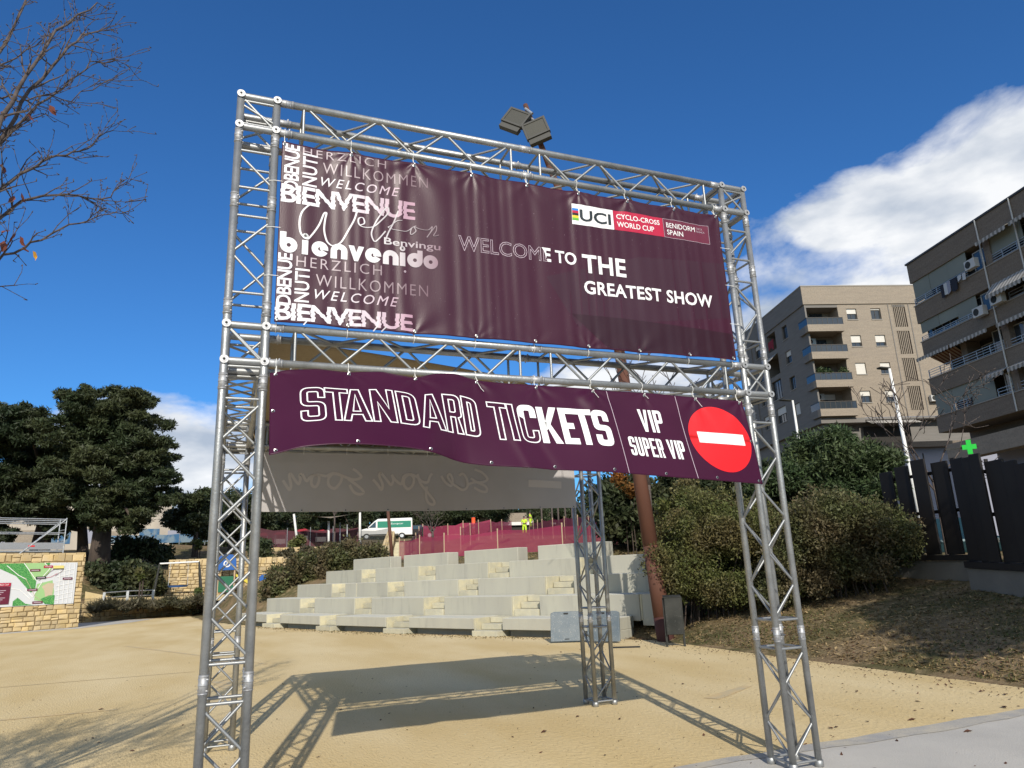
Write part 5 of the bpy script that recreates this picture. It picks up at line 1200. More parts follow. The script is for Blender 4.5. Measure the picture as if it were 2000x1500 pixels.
mp_([(.0, .06), (.36, .06), (.36, .46), (.0, .46)], 'maroon', 8); mp_([(.20, .47), (.36, .47), (.36, .55), (.20, .55)], 'crimson', 8); mtext('UCI', .16, .205, .48, .53, 'navy', 9, .03); mtext('WORLD CUP', .22, .34, .49, .53)
for i in range(8): mp_([(.21, .41-i*.042), (.26+.02*((i*7) % 4), .41-i*.042), (.26+.02*((i*7) % 4), .425-i*.042), (.21, .425-i*.042)], 'thin', 9); mp_([(.175, .41-i*.042), (.187, .41-i*.042), (.187, .425-i*.042), (.175, .425-i*.042)], 'white', 9)
# scaffold behind the wall
sc0 = wl+wdir*(wlen-2.95)+Vector((-wdir.y, wdir.x, 0))*2.4; sf = empty('scaffold', (sc0.x, sc0.y, 0), wang, 'grey tubular scaffold platform with side board rising behind the stone wall', 'scaffold')
A2, B2 = 0.15, 2.75
mb = MB()
for x in (A2, B2):
    for y in (0, .9): mb.tube((x, y, .0), (x, y, 4.72), .028, n=8)
mb.build('post', X['galv'], sf)['kind'] = 'stuff'
for z in (4.66, 4.5, 4.05):
    for y in (0, .9): MB().tube((A2, y, z), (B2, y, z), .024, n=8).build('rail', X['galv'], sf)
for x in (A2, B2):
    for z in (4.66, 4.2, 3.7): MB().tube((x, 0, z), (x, .9, z), .022, n=8).build('rail', X['galv'], sf)
MB().tube((.9, -.03, 3.0), (B2, -.03, 4.68), .028, n=8).build('brace', X['galv'], sf); MB().tube((1.2, .93, 3.1), (B2, .93, 4.6), .028, n=8).build('brace', X['galv'], sf)
MB().box((A2+.05, -.04, 3.32), (B2-.05, -.015, 3.62)).build('side_board', X['aluw'], sf); MB().box((1.35, -.047, 3.44), (1.6, -.041, 3.5)).build('sticker', X['red'], sf); MB().box((A2, 0, 3.22), (B2, .9, 3.28)).build('deck', X['galv'], sf)

# rail, saplings, swing, playhouse
rl_ = empty('low_rail', at(195, 1180, 43), 0, 'low tubular rail on three pale posts in front of the dark shrubs', 'railing'); o0 = rl_.location.copy()
pr = [at(202, 1178, 43.0), at(248, 1174, 43.4), at(298, 1172, 43.8)]
for p in pr: MB().box((p.x-o0.x-.06, p.y-o0.y-.04, -.5), (p.x-o0.x+.06, p.y-o0.y+.04, p.z-o0.z+.52)).build('post', X['galv'], rl_)
mb = MB()
for dz in (.5, .25): mb.path([pr[0]-o0+Vector((0, 0, dz)), pr[1]-o0+Vector((0, 0, dz)), pr[2]-o0+Vector((0, 0, dz))], .025, 6)
mb.build('rail', X['galv'], rl_)
def sapling(u, v0, v1, D, label, m='green', crownr=10):
    a, b = at(u, v0, D), at(u, v1, D); t = empty('sapling', a, label=label, cat='tree'); mb = MB(); mb.path([(0, 0, -.3), (0, 0, (b-a).z)], [.05, .03], 6); mb.tube((.12, 0, -.2), (.12, 0, (b-a).z*.8), .035, n=6); mb.build('trunk', X['bark'], t)
    bb = blobs_px([(u, v1, crownr), (u+3, v1+crownr, crownr*.8)], D, .2, sub=4); crown('crown', bb, 500, .13, X[m], t, 1.5, .5, origin=tuple(a)); return t
sapling(270, 1182, 1115, 42, 'young staked tree with a small pale crown in front of the low rail', 'bush', 9)
sapling(386, 1178, 1155, 42, 'little spiky young plant at the plaza edge beside the front tower', 'green', 8)
sapling(385, 1100, 1060, 56, 'young yellow green tree before the blue fence banners', 'bush', 9)
sg = empty('swing', at(350, 1163, 46), R(8), 'metal frame swing with a round blue nest seat', 'swing'); o0 = sg.location.copy()
tl, tr_ = at(312, 1101, 46)-o0, at(389, 1097, 46)-o0
Ms = Matrix.Rotation(-R(8), 4, 'Z'); tl, tr_ = Ms @ tl, Ms @ tr_
MB().tube(tl, tr_, .045, n=8).build('crossbar', X['wht'], sg)
for e, s in ((tl, -1), (tr_, 1)):
    for yy_ in (-.6, .6): MB().tube(e, (e.x+s*.25, e.y+yy_, -.3), .05, n=8).build('leg', X['bin'], sg)
cxs = (tl+tr_)/2; mb = MB()
for k in (-.5, .5): mb.tube((cxs.x+k*.9, cxs.y, cxs.z), (cxs.x+k*1.0, cxs.y, .55), .012, n=5)
mb.build('chains', X['galv'], sg)['kind'] = 'stuff'
mb = MB(); mb.tube((cxs.x, cxs.y, .45), (cxs.x, cxs.y, .56), .45, .55, n=20); mb.build('seat', X['blue'], sg)
ph = empty('playhouse', at(440, 1160, 47), R(5), 'small playhouse with a blue emblem roof board and green box beside a yellow slide', 'playhouse')
MB().box((-.42, 0, .1), (.42, .8, 1.0)).build('house_box', X['grn'], ph, bevel=.02); MB().prism([(-.55, -.02, 1.35), (.55, -.02, 1.35), (.5, -.02, 2.0), (.3, -.02, 2.25), (-.3, -.02, 2.25), (-.5, -.02, 2.0)], (0, .8, 0)).build('roof_board', X['blue'], ph, bevel=.02)
mb = MB(); dd_ = disc(0, 1.72, .2, .14); mb.add([(v.co.x, -.04, v.co.y) for v in dd_.vertices], [tuple(p.vertices) for p in dd_.polygons]); mb.tube((0, -.03, 1.6), (0, -.03, 1.85), .03, n=6); mb.build('emblem', X['white'], ph)
for x in (-.45, .45): MB().box((x-.04, .02, 0), (x+.04, .1, 1.6)).build('post', X['wood'], ph)
mb = MB(); mb.prism([(.5, .2, 1.15), (1.0, .2, .9), (1.9, .2, .25), (2.4, .2, .2), (2.4, .2, .1), (1.8, .2, .12), (.9, .2, .78), (.5, .2, 1.0)], (0, .5, 0)); mb.build('slide', X['yel'], ph)
MB().tube((2.2, .2, .75), (2.2, .6, .75), .3, n=14).build('spring_rider', X['blue'], ph)

# blue and dark fence banners across the park
def fencerun(name, pts, h_, m, label, cat='fence', gap=2.5, ph_=None):
    P0 = [at(*p) for p in pts]; o0 = P0[0]; t = empty(name, o0, label=label, cat=cat)
    for i in range(len(P0)-1):
        a, b = P0[i]-o0, P0[i+1]-o0; n = max(1, round((b-a).length/gap))
        for k in range(n):
            p, q = a.lerp(b, k/n), a.lerp(b, (k+1)/n); s1 = random.uniform(-.06, .06)*h_
            q1, q2 = p+Vector((0, 0, h_+s1)), q+Vector((0, 0, h_+s1*.4)); mid = (q1+q2)/2-Vector((0, 0, .10*h_)); 
            MB().add([p, (p+q)/2, q, q2, mid, q1], [(0, 1, 4, 5), (1, 2, 3, 4)]).build('panel', X[m], t)
            MB().tube(p-Vector((0, 0, .3)), p+Vector((0, 0, h_*1.12)), .035, n=5).build('post', X[ph_ or 'galv'], t)
    return t
fencerun('fence_banner', [(200, 1063, 78), (300, 1061, 76), (400, 1058, 74), (480, 1057, 74)], 0.8, 'bluef', 'blue event banner fence beyond the big pine')
fencerun('fence_banner', [(505, 1068, 66), (560, 1070, 66), (650, 1066, 66), (705, 1064, 66)], 1.5, 'netd', 'dark maroon screened fence of the upper park behind the rubble wall')
fencerun('fence_banner', [(705, 1064, 66), (760, 1060, 66)], 1.3, 'mesh', 'black mesh fence in front of the parked van')
a_ = at(-60, 1072, 88); b_ = at(330, 1062, 86); wd_ = b_-a_; bw = empty('boundary_wall', a_, math.atan2(wd_.y, wd_.x), 'pale plastered wall glimpsed between the pine trunks', 'wall'); MB().box((0, 0, -1), (wd_.length, .4, 4.2)).build('plaster', X['plast'], bw)
for k in range(9): MB().box((1+k*2.7, -.03, .3), (2.9+k*2.7, -.004, 1.5+.2*(k % 2))).build('painted_patch', X[['lav', 'brick1', 'bluef'][k % 3]], bw)
# purple safety netting on wooden stakes
nets = [([(780, 1093, 42), (820, 1090, 40), (868, 1088, 38), (973, 1082, 36), (1100, 1075, 33), (1206, 1064, 30)], 1.15, 'front line of purple netting just above the top seating row'),
        ([(790, 1095, 46), (812, 1078, 50), (824, 1050, 56)], 1.2, 'purple netting climbing beside the pale stair'),
        ([(826, 1058, 58), (875, 1056, 60), (905, 1050, 60), (960, 1044, 60)], 1.3, 'back line of purple netting left of the worker'),
        ([(900, 1066, 50), (935, 1048, 56), (1000, 1042, 66)], 1.2, 'middle line of purple netting passing the orange post'),
        ([(1035, 1046, 70), (1060, 1046, 62), (1130, 1044, 52), (1205, 1050, 42)], 1.3, 'back line of purple netting right of the worker')]
for pts, h_, lab in nets: fencerun('safety_net', pts, h_*.95, 'net', lab, 'netting', 3.2, 'wood')

# pale stair and handrail
stt = empty('park_stairs', at(790, 1095, 46), 0, 'pale concrete park stair climbing to the parked van', 'stairs'); o0 = stt.location.copy()
q0, q1, q2, q3 = [at(*q)-o0 for q in ((768, 1093, 46), (800, 1093, 46), (826, 1058, 56), (770, 1060, 56))]
for i in range(10):
    a, b = q0.lerp(q3, i/10), q1.lerp(q2, i/10); c, d = q1.lerp(q2, (i+1)/10), q0.lerp(q3, (i+1)/10); z = max(a.z, b.z)+.12
    MB().prism([(a.x, a.y, z-.5), (b.x, b.y, z-.5), (c.x, c.y, z-.5), (d.x, d.y, z-.5)], (0, 0, .5)).build('step', X['step'], stt)
mb = MB(); mb.path([q1+Vector((0, 0, .0)), q1+Vector((0, 0, 1.0)), q2+Vector((0, 0, 1.1)), q2], .03, 6); mb.path([q1.lerp(q2, .2), q1.lerp(q2, .2)+Vector((0, 0, 1))], .03, 6); mb.build('handrail', X['bin'], stt)
# posts and sail of the upper park
def post(u0, v0, u1, v1, D, r, m, label, name='post', cat='post'):
    a, b = at(u0, v0, D), at(u1, v1, D); o = MB().tube((0, 0, -.3), b-a, r, r*.85, n=10).build(name, X[m], None, True, loc=a); return tag(o, label, cat)
post(582, 1062, 574, 1004, 64, .11, 'wht', 'white leaning post holding one corner of the beige shade sail')
post(703, 1052, 703, 1001, 64, .11, 'wht', 'straight white post holding the shade sail, next to the van bonnet')
post(642, 1066, 642, 1018, 62, .10, 'wht', 'short white post between the two sail posts')
post(767, 1090, 757, 990, 44, .11, 'rust', 'thin rust brown post in front of the van')
post(664, 1066, 664, 1020, 63, .05, 'galv', 'slim grey post right of the short white post'); post(678, 1066, 678, 1024, 63, .05, 'galv', 'slimmest grey post before the black mesh fence')
Sp = [at(574, 1004, 64), at(703, 1001, 64), at(760, 994, 66), at(646, 1012, 60), at(640, 1004, 68)]
o0 = Sp[0]; mb = MB(); nn = 10; vs = []
for j in range(nn+1):
    for i in range(nn+1):
        s, t = i/nn, j/nn; p = Sp[0].lerp(Sp[1], s)*(1-t)+(Sp[3].lerp(Sp[3], s))*t; p = p-Vector((0, 0, .30*math.sin(math.pi*s)*(1-t))); vs.append(p-o0)
for j in range(nn):
    for i in range(nn): mb_ = j*(nn+1)+i; mb.f.append((mb_, mb_+1, mb_+nn+2, mb_+nn+1))
mb.v = [tuple(v) for v in vs]; tag(mb.build('shade_sail', X['sail'], None, loc=o0), 'beige triangular shade sail slung between white posts in the upper park', 'shade sail')
# red play equipment glimpsed left of the sail
for u, v, D, lab in ((512, 1052, 80, 'red and white stand at the left end of the upper park'), (548, 1050, 80, 'red canopy beside the white leaning post'), (592, 1044, 80, 'red and white panel right of the white leaning post'), (628, 1046, 80, 'small red canopy under the shade sail')):
    p = at(u, v, D); t = empty('event_stand', p, R(10), lab, 'stand'); t.scale = (.62, .62, .62); mb = MB(); mb.prism([(-.9, 0, .5), (.9, 0, .5), (.8, 0, .8), (.3, 0, 1.0), (-.7, 0, .85)], (0, 1.6, 0)); mb.build('canopy', X['redst'], t); 
    for x in (-.85, .85): MB().box((x-.04, 0, -1.2), (x+.04, .08, .5)).build('post', X['galv'], t)
    MB().box((-.9, .3, -1.0), (.9, .4, -.2)).build('counter', X['wht'], t)

# van
van = empty('delivery_van', at(752, 1053, 74), R(-12), 'white delivery van with a green side band parked at the head of the stair', 'van'); van.location.z -= .05; van.scale = (.94, .9, .82)
L_ = 5.7
side = [(-L_/2, .45), (-L_/2, .95), (-L_/2+.25, 1.15), (-L_/2+1.0, 1.35), (-L_/2+1.75, 2.15), (-L_/2+2.1, 2.42), (L_/2-.05, 2.48), (L_/2, 2.3), (L_/2, .45)]
mb = MB(); mb.prism([(x, -.98, z) for x, z in side], (0, 1.96, 0)); mb.build('body', X['wht'], van, bevel=.06)
MB().box((-.78, -.995, 1.35), (L_/2-.15, -.985, 2.12)).build('side_band', X['vang'], van)
vt = text2d('Europcar', .6, 1.9, 1.66, 1.92, shear=.2)
for v in vt.vertices: v.co = (v.co.x, -1.0, v.co.y)
link('lettering', vt, X['white'], van)
MB().prism([(-L_/2+1.15, -.99, 1.38), (-.95, -.99, 1.38), (-.95, -.99, 2.05), (-L_/2+1.8, -.99, 2.05)], (0, .004, 0)).build('side_window', X['glass'], van)
MB().prism([(-L_/2+1.03, -.85, 1.42), (-L_/2+1.03, .85, 1.42), (-L_/2+1.73, .8, 2.14), (-L_/2+1.73, -.8, 2.14)], (-.02, 0, .015)).build('windscreen', X['glass'], van)
MB().box((-L_/2-.03, -.95, .45), (-L_/2+.1, .95, .75)).build('bumper', X['bin'], van); MB().box((-L_/2+.02, -1.0, .95), (-L_/2+.3, -.9, 1.12)).build('headlight', X['lampg'], van); MB().box((L_/2-.02, -.99, 1.0), (L_/2+.01, -.85, 1.5)).build('tail_light', X['red'], van)
MB().box((-L_/2+1.0, -1.2, 1.4), (-L_/2+1.12, -1.0, 1.7)).build('wing_mirror', X['bin'], van, bevel=.03); MB().box((-1.6, -.99, .5), (1.4, -.984, .62)).build('rubbing_strip', X['bin'], van)
for x in (-L_/2+.95, L_/2-1.1):
    for y in (-.9, .9):
        wh = MB().tube((x, y-.12, .36), (x, y+.12, .36), .36, n=22).build('wheel', X['tyre'], van); MB().tube((x, y-.135, .36), (x, y-.121, .36), .2, n=14).build('rim', X['galv'], wh)
# dark car beside the van's rear
def car(name, loc, rz, m, label, group=None):
    t = empty(name, loc, rz, label, 'car', group); sd_ = [(-2.1, .35), (-2.15, .75), (-1.3, .92), (-.75, 1.38), (.8, 1.42), (1.5, 1.0), (2.1, .92), (2.15, .35)]
    MB().prism([(x, -.86, z) for x, z in sd_], (0, 1.72, 0)).build('body', X[m], t, bevel=.08)
    for s in (-1, 1): MB().prism([(-1.1, s*.868, .95), (1.25, s*.868, .98), (.72, s*.868, 1.33), (-.68, s*.868, 1.3)], (0, .004*s, 0)).build('side_window', X['glass'], t)
    for x in (-1.35, 1.35):
        for y in (-.78, .78): wh = MB().tube((x, y-.11, .32), (x, y+.11, .32), .32, n=20).build('wheel', X['tyre'], t); MB().tube((x, y+(-.12 if y < 0 else .112), .32), (x, y+(-.112 if y < 0 else .12), .32), .19, n=12).build('rim', X['galv'], wh)
    MB().box((-2.17, -.7, .6), (-2.13, -.45, .72)).build('headlight', X['lampg'], t); return t
car('parked_car', at(812, 1053, 76), R(-10), 'fence', 'dark parked car just behind the van at the stair head')

# worker in hi-vis
def person(base, h_, facing, label):
    t = empty('person', base, facing, label, 'person'); k = h_/1.75
    V_ = [((0, 0, .95), .15), ((0, 0, 1.15), .16), ((0, .04, 1.38), .18), ((0, .05, 1.5), .07), ((0, .07, 1.62), .10), ((0, .07, 1.70), .085),
          ((-.11, 0, .88), .11), ((-.14, .05, .5), .08), ((-.15, -.02, .09), .055), ((-.15, .14, .04), .05), ((.11, 0, .88), .11), ((.15, .03, .5), .08), ((.17, -.05, .09), .055), ((.17, .1, .04), .05),
          ((-.21, .04, 1.42), .075), ((-.28, .03, 1.15), .055), ((-.22, .22, .98), .045), ((-.2, .28, .94), .035), ((.21, .04, 1.42), .075), ((.29, .03, 1.15), .055), ((.26, .2, .95), .045), ((.25, .26, .9), .035)]
    E_ = [(0, 1), (1, 2), (2, 3), (3, 4), (4, 5), (0, 6), (6, 7), (7, 8), (8, 9), (0, 10), (10, 11), (11, 12), (12, 13), (2, 14), (14, 15), (15, 16), (16, 17), (2, 18), (18, 19), (19, 20), (20, 21)]
    def skin(sub, grow, name, m):
        idxs = sorted({i for e in sub for i in e}, key=lambda i: i); mp__ = {i: j for j, i in enumerate(idxs)}
        me = bpy.data.meshes.new(name); me.from_pydata([tuple(Vector(V_[i][0])*k) for i in idxs], [(mp__[a], mp__[b]) for a, b in sub], []); me.materials.append(m)
        o = bpy.data.objects.new(name, me); col.objects.link(o); o.parent = t; o.modifiers.new('skin', 'SKIN'); 
        for j, i in enumerate(idxs): me.skin_vertices[0].data[j].radius = ((V_[i][1]+grow)*k,)*2
        me.skin_vertices[0].data[0].use_root = True; sb = o.modifiers.new('sub', 'SUBSURF'); sb.levels = sb.render_levels = 1; return o
    skin(E_, 0, 'body', X['skin']); skin([(0, 1), (1, 2), (2, 14), (14, 15), (2, 18), (18, 19)], .02, 'jacket', X['hiv']); skin([(0, 6), (6, 7), (7, 8), (0, 10), (10, 11), (11, 12)], .018, 'trousers', X['hiv'])
    MB().box((-.2*k, -.14*k, .95*k), (.2*k, .17*k, 1.08*k)).build('dark_band', X['dcl'], t, bevel=.04); MB().tube((0, .07*k, 1.66*k), (0, .07*k, 1.80*k), .115*k, .07*k, n=12).build('helmet', X['dcl'], t); return t
person(at(1025, 1043, 76), 1.78, R(150), 'worker in yellow hi-vis jacket and trousers with a dark band standing between the nets')
person(at(1037, 1030, 84), 1.75, R(60), 'second hi-vis worker bending right behind the first')
# orange marker post
p = at(925, 1032, 62); om = empty('marker_post', p, 0, 'fat orange inflated marker post with white band beyond the nets', 'marker'); MB().tube((0, 0, -1.0), (0, 0, .9), .16, n=14).build('post_body', X['orng'], om, True); MB().tube((0, 0, .0), (0, 0, .1), .165, n=14).build('band', X['wht'], om); MB().tube((0, 0, .9), (0, 0, 1.0), .12, .06, n=12).build('cap', X['dcl'], om)
# rust roofed pavilion behind the worker
pv = empty('pavilion', at(1005, 1040, 100), R(-8), 'low building with a reddish fascia and pale band behind the worker', 'building'); MB().box((-7, 0, -1), (7, 4, 1.4)).build('wall', X['dark'], pv); MB().box((-7.2, -.4, 1.4), (7.2, 4, 2.6)).build('roof', X['brick1'], pv); MB().box((-7.2, -.45, .95), (7.2, -.2, 1.38)).build('fascia_band', X['wht'], pv)
# thin bare trees near the netting
def baretree(u, v, D, h_, label, r=.09, m='barkg', depth=4, name='bare_tree', spread=.42, trunkf=.4):
    b_ = at(u, v, D); t = empty(name, b_, label=label, cat='tree'); mb = MB(); mb.path([(0, 0, -.3), (.03, 0, h_*trunkf*.5), (0, 0, h_*trunkf)], [r, r*.85, r*.7], 8)
    for i in range(4):
        a = i*1.57+random.uniform(-.4, .4); limb(mb, (0, 0, h_*trunkf*random.uniform(.85, 1)), (math.cos(a)*.6, math.sin(a)*.6, .9), h_*.26, r*.5, depth-1, spread, .15, .6, 3, 5, .008)
    mb.build('branches', X[m], t, smooth=True); return t
baretree(845, 1070, 48, 3.8, 'bare branching tree at the left edge of the netting', .10, 'barkg', 5, spread=.6, trunkf=.28)
baretree(652, 1072, 58, 6.5, 'thin bare tree behind the middle of the shade sail', .08)
baretree(1272, 1035, 16.5, 3.6, 'pale grey bare tree with a slim trunk right behind the rust pole', .055, 'barkg', 4, trunkf=.55)
baretree(1850, 1085, 21, 4.4, 'bare tree spreading over the dark fence below the brown brick block', .045, 'barkg', 5, spread=.6, trunkf=.42)
for u, D in ((1060, 80), (1080, 82), (1092, 78), (1108, 84), (1118, 80)):
    p = at(u, 1045, D); o = MB().tube((0, 0, -.5), (random.uniform(-.2, .2), 0, 4.2), .11, .09, n=7).build('tree_trunk', X['barkg'], None, True, loc=p); tag(o, 'slim pale trunk among those rising behind the right hand netting', 'tree', 'slim pale trunks behind the netting')

# ------------------------------------------------------------------ dark metal fence on the right
def fencepanelrun(p0, p1, zt0, zt1, zb0, zb1, label, n, base=None, widths=None, cover=.74):
    p0, p1 = Vector(p0), Vector(p1); d = p1-p0; L = math.hypot(d.x, d.y); t = empty('panel_fence', (p0.x, p0.y, 0), math.atan2(d.y, d.x), label, 'fence'); x = 0; i = 0
    while x < L-.05:
        w_ = (widths[i % len(widths)]) if widths else L/n; f = x/L; zb = zb0+(zb1-zb0)*f; zt = zt0+(zt1-zt0)*f+[0, .05, .12, 0, .02][i % 5]*.9
        MB().box((x, -.02-(i % 3)*.03, zb), (min(x+w_*cover, L), .02-(i % 3)*.03, zt)).build('fence_panel', X['fence'], t, bevel=.006)
        MB().box((x+w_*.84, .02, zb), (x+w_*.92, .08, zt-.1)).build('upright', X['fence'], t)
        x += w_; i += 1
    for fz in (.88, .45): MB().add([(0, .06, zb0+(zt0-zb0)*fz), (L, .06, zb1+(zt1-zb1)*fz), (L, .10, zb1+(zt1-zb1)*fz), (0, .10, zb0+(zt0-zb0)*fz), (0, .06, zb0+(zt0-zb0)*fz+.06), (L, .06, zb1+(zt1-zb1)*fz+.06), (L, .10, zb1+(zt1-zb1)*fz+.06), (0, .10, zb0+(zt0-zb0)*fz+.06)], [(3, 2, 1, 0), (4, 5, 6, 7), (0, 1, 5, 4), (2, 3, 7, 6), (1, 2, 6, 5), (3, 0, 4, 7)]).build('rail', X['fence'], t)
    MB().add([(0, -.12, zb0-.10), (L, -.12, zb1-.10), (L, .10, zb1-.10), (0, .10, zb0-.10), (0, -.12, zb0), (L, -.12, zb1), (L, .10, zb1), (0, .10, zb0)], [(3, 2, 1, 0), (4, 5, 6, 7), (0, 1, 5, 4), (2, 3, 7, 6), (1, 2, 6, 5), (3, 0, 4, 7)]).build('bottom_rail', X['fence'], t)
    if base is not None: MB().add([(0, -.08, base[0]), (L, -.08, base[1]), (L, .12, base[1]), (0, .12, base[0]), (0, -.08, zb0-.11), (L, -.08, zb1-.11), (L, .12, zb1-.11), (0, .12, zb0-.11)], [(3, 2, 1, 0), (4, 5, 6, 7), (0, 1, 5, 4), (2, 3, 7, 6), (1, 2, 6, 5), (3, 0, 4, 7)]).build('base_wall', X['fenceb'], t)
    return t
fa, fb_ = at(1745, 1085, 16.5), at(1905, 1087, 15.2)
fencepanelrun(fa, fb_, at(1760, 918, 16.2).z, at(1890, 893, 15.2).z, at(1790, 1083, 16).z, at(1905, 1083, 15.2).z, 'left stretch of dark slatted metal fence with daylight gaps beside the oleander', 4, (at(1790, 1110, 16).z-.3, at(1905, 1110, 15.2).z-.3), [.44, .45, .44, .43])
fc_ = at(1895, 1098, 14.6); fd_ = at(2065, 1112, 13.2)
fencepanelrun(fc_, fd_, at(1915, 890, 14.4).z, at(2060, 905, 13.2).z, at(1905, 1096, 14.5).z, at(2060, 1104, 13.2).z, 'nearer stretch of dark overlapping metal fence panels at the picture edge', 5, (at(1910, 1130, 14.5).z-.3, at(2060, 1210, 13.0).z-.3), [.34, .22, .24, .40, .3], .985)
car('parked_car', at(1830, 1040, 26)-Vector((0, 0, 1.0)), R(60), 'car', 'dark teal car glimpsed through the gaps of the dark fence')
# street lamps
def lamp(u0, v0, u1, v1, D, label, arm):
    a, b = at(u0, v0, D), at(u1, v1, D); t = empty('street_lamp', (a.x, a.y, a.z-1), label=label, cat='street lamp', group='white street lamps'); bb = b-t.location
    MB().tube((0, 0, -1), bb, .08*(D/26)**.5, .042*(D/26)**.5, n=12).build('pole', X['wht'], t, True); MB().cbox(bb+arm*.5+Vector((0, 0, .03)), (abs(arm.x)+.1, abs(arm.y)*.5+.1, .06)).build('lamp_head', X['bin'], t, bevel=.02)
lamp(1797, 1000, 1737, 720, 26, 'tall white street lamp standing behind the dark fence', Vector((-.3, .2, 0)))
lamp(1562, 870, 1548, 782, 46, 'shorter looking white street lamp in front of the shaded side of the pale block', Vector((-.7, .4, 0)))

# ------------------------------------------------------------------ buildings
def wallholes(x0, x1, z0, z1, holes):
    """flat wall (x, z) with rectangular openings; y = 0"""
    xs = sorted({x0, x1, *[h[0] for h in holes], *[h[1] for h in holes]}); zs = sorted({z0, z1, *[h[2] for h in holes], *[h[3] for h in holes]}); mb = MB()
    xs = [x for x in xs if x0 <= x <= x1]; zs = [z for z in zs if z0 <= z <= z1]
    for i in range(len(xs)-1):
        for j in range(len(zs)-1):
            cx_, cz_ = (xs[i]+xs[i+1])/2, (zs[j]+zs[j+1])/2
            if any(h[0] < cx_ < h[1] and h[2] < cz_ < h[3] for h in holes): continue
            mb.quad((xs[i], 0, zs[j]), (xs[i+1], 0, zs[j]), (xs[i+1], 0, zs[j+1]), (xs[i], 0, zs[j+1]))
    for (a, b, c, d, dp) in holes:
        mb.quad((a, 0, c), (b, 0, c), (b, dp, c), (a, dp, c)); mb.quad((a, dp, d), (b, dp, d), (b, 0, d), (a, 0, d)); mb.quad((a, 0, c), (a, dp, c), (a, dp, d), (a, 0, d)); mb.quad((b, dp, c), (b, 0, c), (b, 0, d), (b, dp, d))
    return mb
def T_(mb, fn):
    mb.v = [tuple(fn(Vector(v))) for v in mb.v]; return mb
def win(root, x0, x1, z0, z1, shut, fn, dp=.22, mull=1, fm='frame', sill=True):
    w_ = MB(); f = .05; w_.box((x0, dp-.06, z0), (x0+f, dp, z1)); w_.box((x1-f, dp-.06, z0), (x1, dp, z1)); w_.box((x0+f, dp-.06, z0), (x1-f, dp, z0+f)); w_.box((x0+f, dp-.06, z1-f), (x1-f, dp, z1))
    for k in range(mull): xm = x0+(x1-x0)*(k+1)/(mull+1); w_.box((xm-.025, dp-.055, z0+f), (xm+.025, dp-.002, z1-f))
    o = T_(w_, fn).build('window', X[fm], root)
    T_(MB().quad((x0, dp-.02, z0), (x1, dp-.02, z0), (x1, dp-.02, z1), (x0, dp-.02, z1)), fn).build('pane', X['glass'], o)
    if shut > 0: T_(MB().box((x0+.03, dp-.11, z1-(z1-z0)*shut), (x1-.03, dp-.07, z1-.02)), fn).build('shutter', X['shut'], o)
    if sill: T_(MB().box((x0-.05, -.06, z0-.07), (x1+.05, dp-.002, z0-.003)), fn).build('sill', X['trim'], o)
    return o
def ac(root, x, z, fn, y=-.45):
    mb = MB(); mb.box((x, y, z), (x+.85, y+.34, z+.6)); o = T_(mb, fn).build('air_conditioner', X['ac'], root, bevel=.02)
    m2 = MB(); m2.tube((x+.3, y-.012, z+.3), (x+.3, y-.002, z+.3), .22, n=18); T_(m2, fn).build('fan_grille', X['bin'], o)
P1_ = at(1565, 563, 70); a1 = R(90-107)
b1 = empty('apartment_block', (P1_.x, P1_.y, 0), a1, 'pale beige brick apartment block with corner balconies and brown slatted stair screens', 'building')
idn = lambda v: v; wf = lambda v: Vector((v.y*1.0+0.0, v.x, v.z))      # west face: wall x runs along local +y, depth into +x
TOPS = [24.5, 21.83, 19.12, 16.42]; RT, PB, BT = 26.75, 24.95, 1.0
holes = []
for tz in TOPS:
    holes += [(4.1, 5.1, tz-1.1, tz, .25), (6.5, 7.5, tz-1.1, tz, .25)]
log = [(.02, 3.25, tz-1.72, tz+.38 if k else tz+.40, 1.6) for k, tz in enumerate(TOPS)]
gz = [(24.85, 22.6), (22.2, 19.9), (19.5, 17.25), (16.78, 14.5)]
gh = [(8.7, 10.0, b, a, .35) for a, b in gz]
wallholes(.0, 22, 13.9, PB, holes+log+gh).build('wall', X['brick1'], b1)
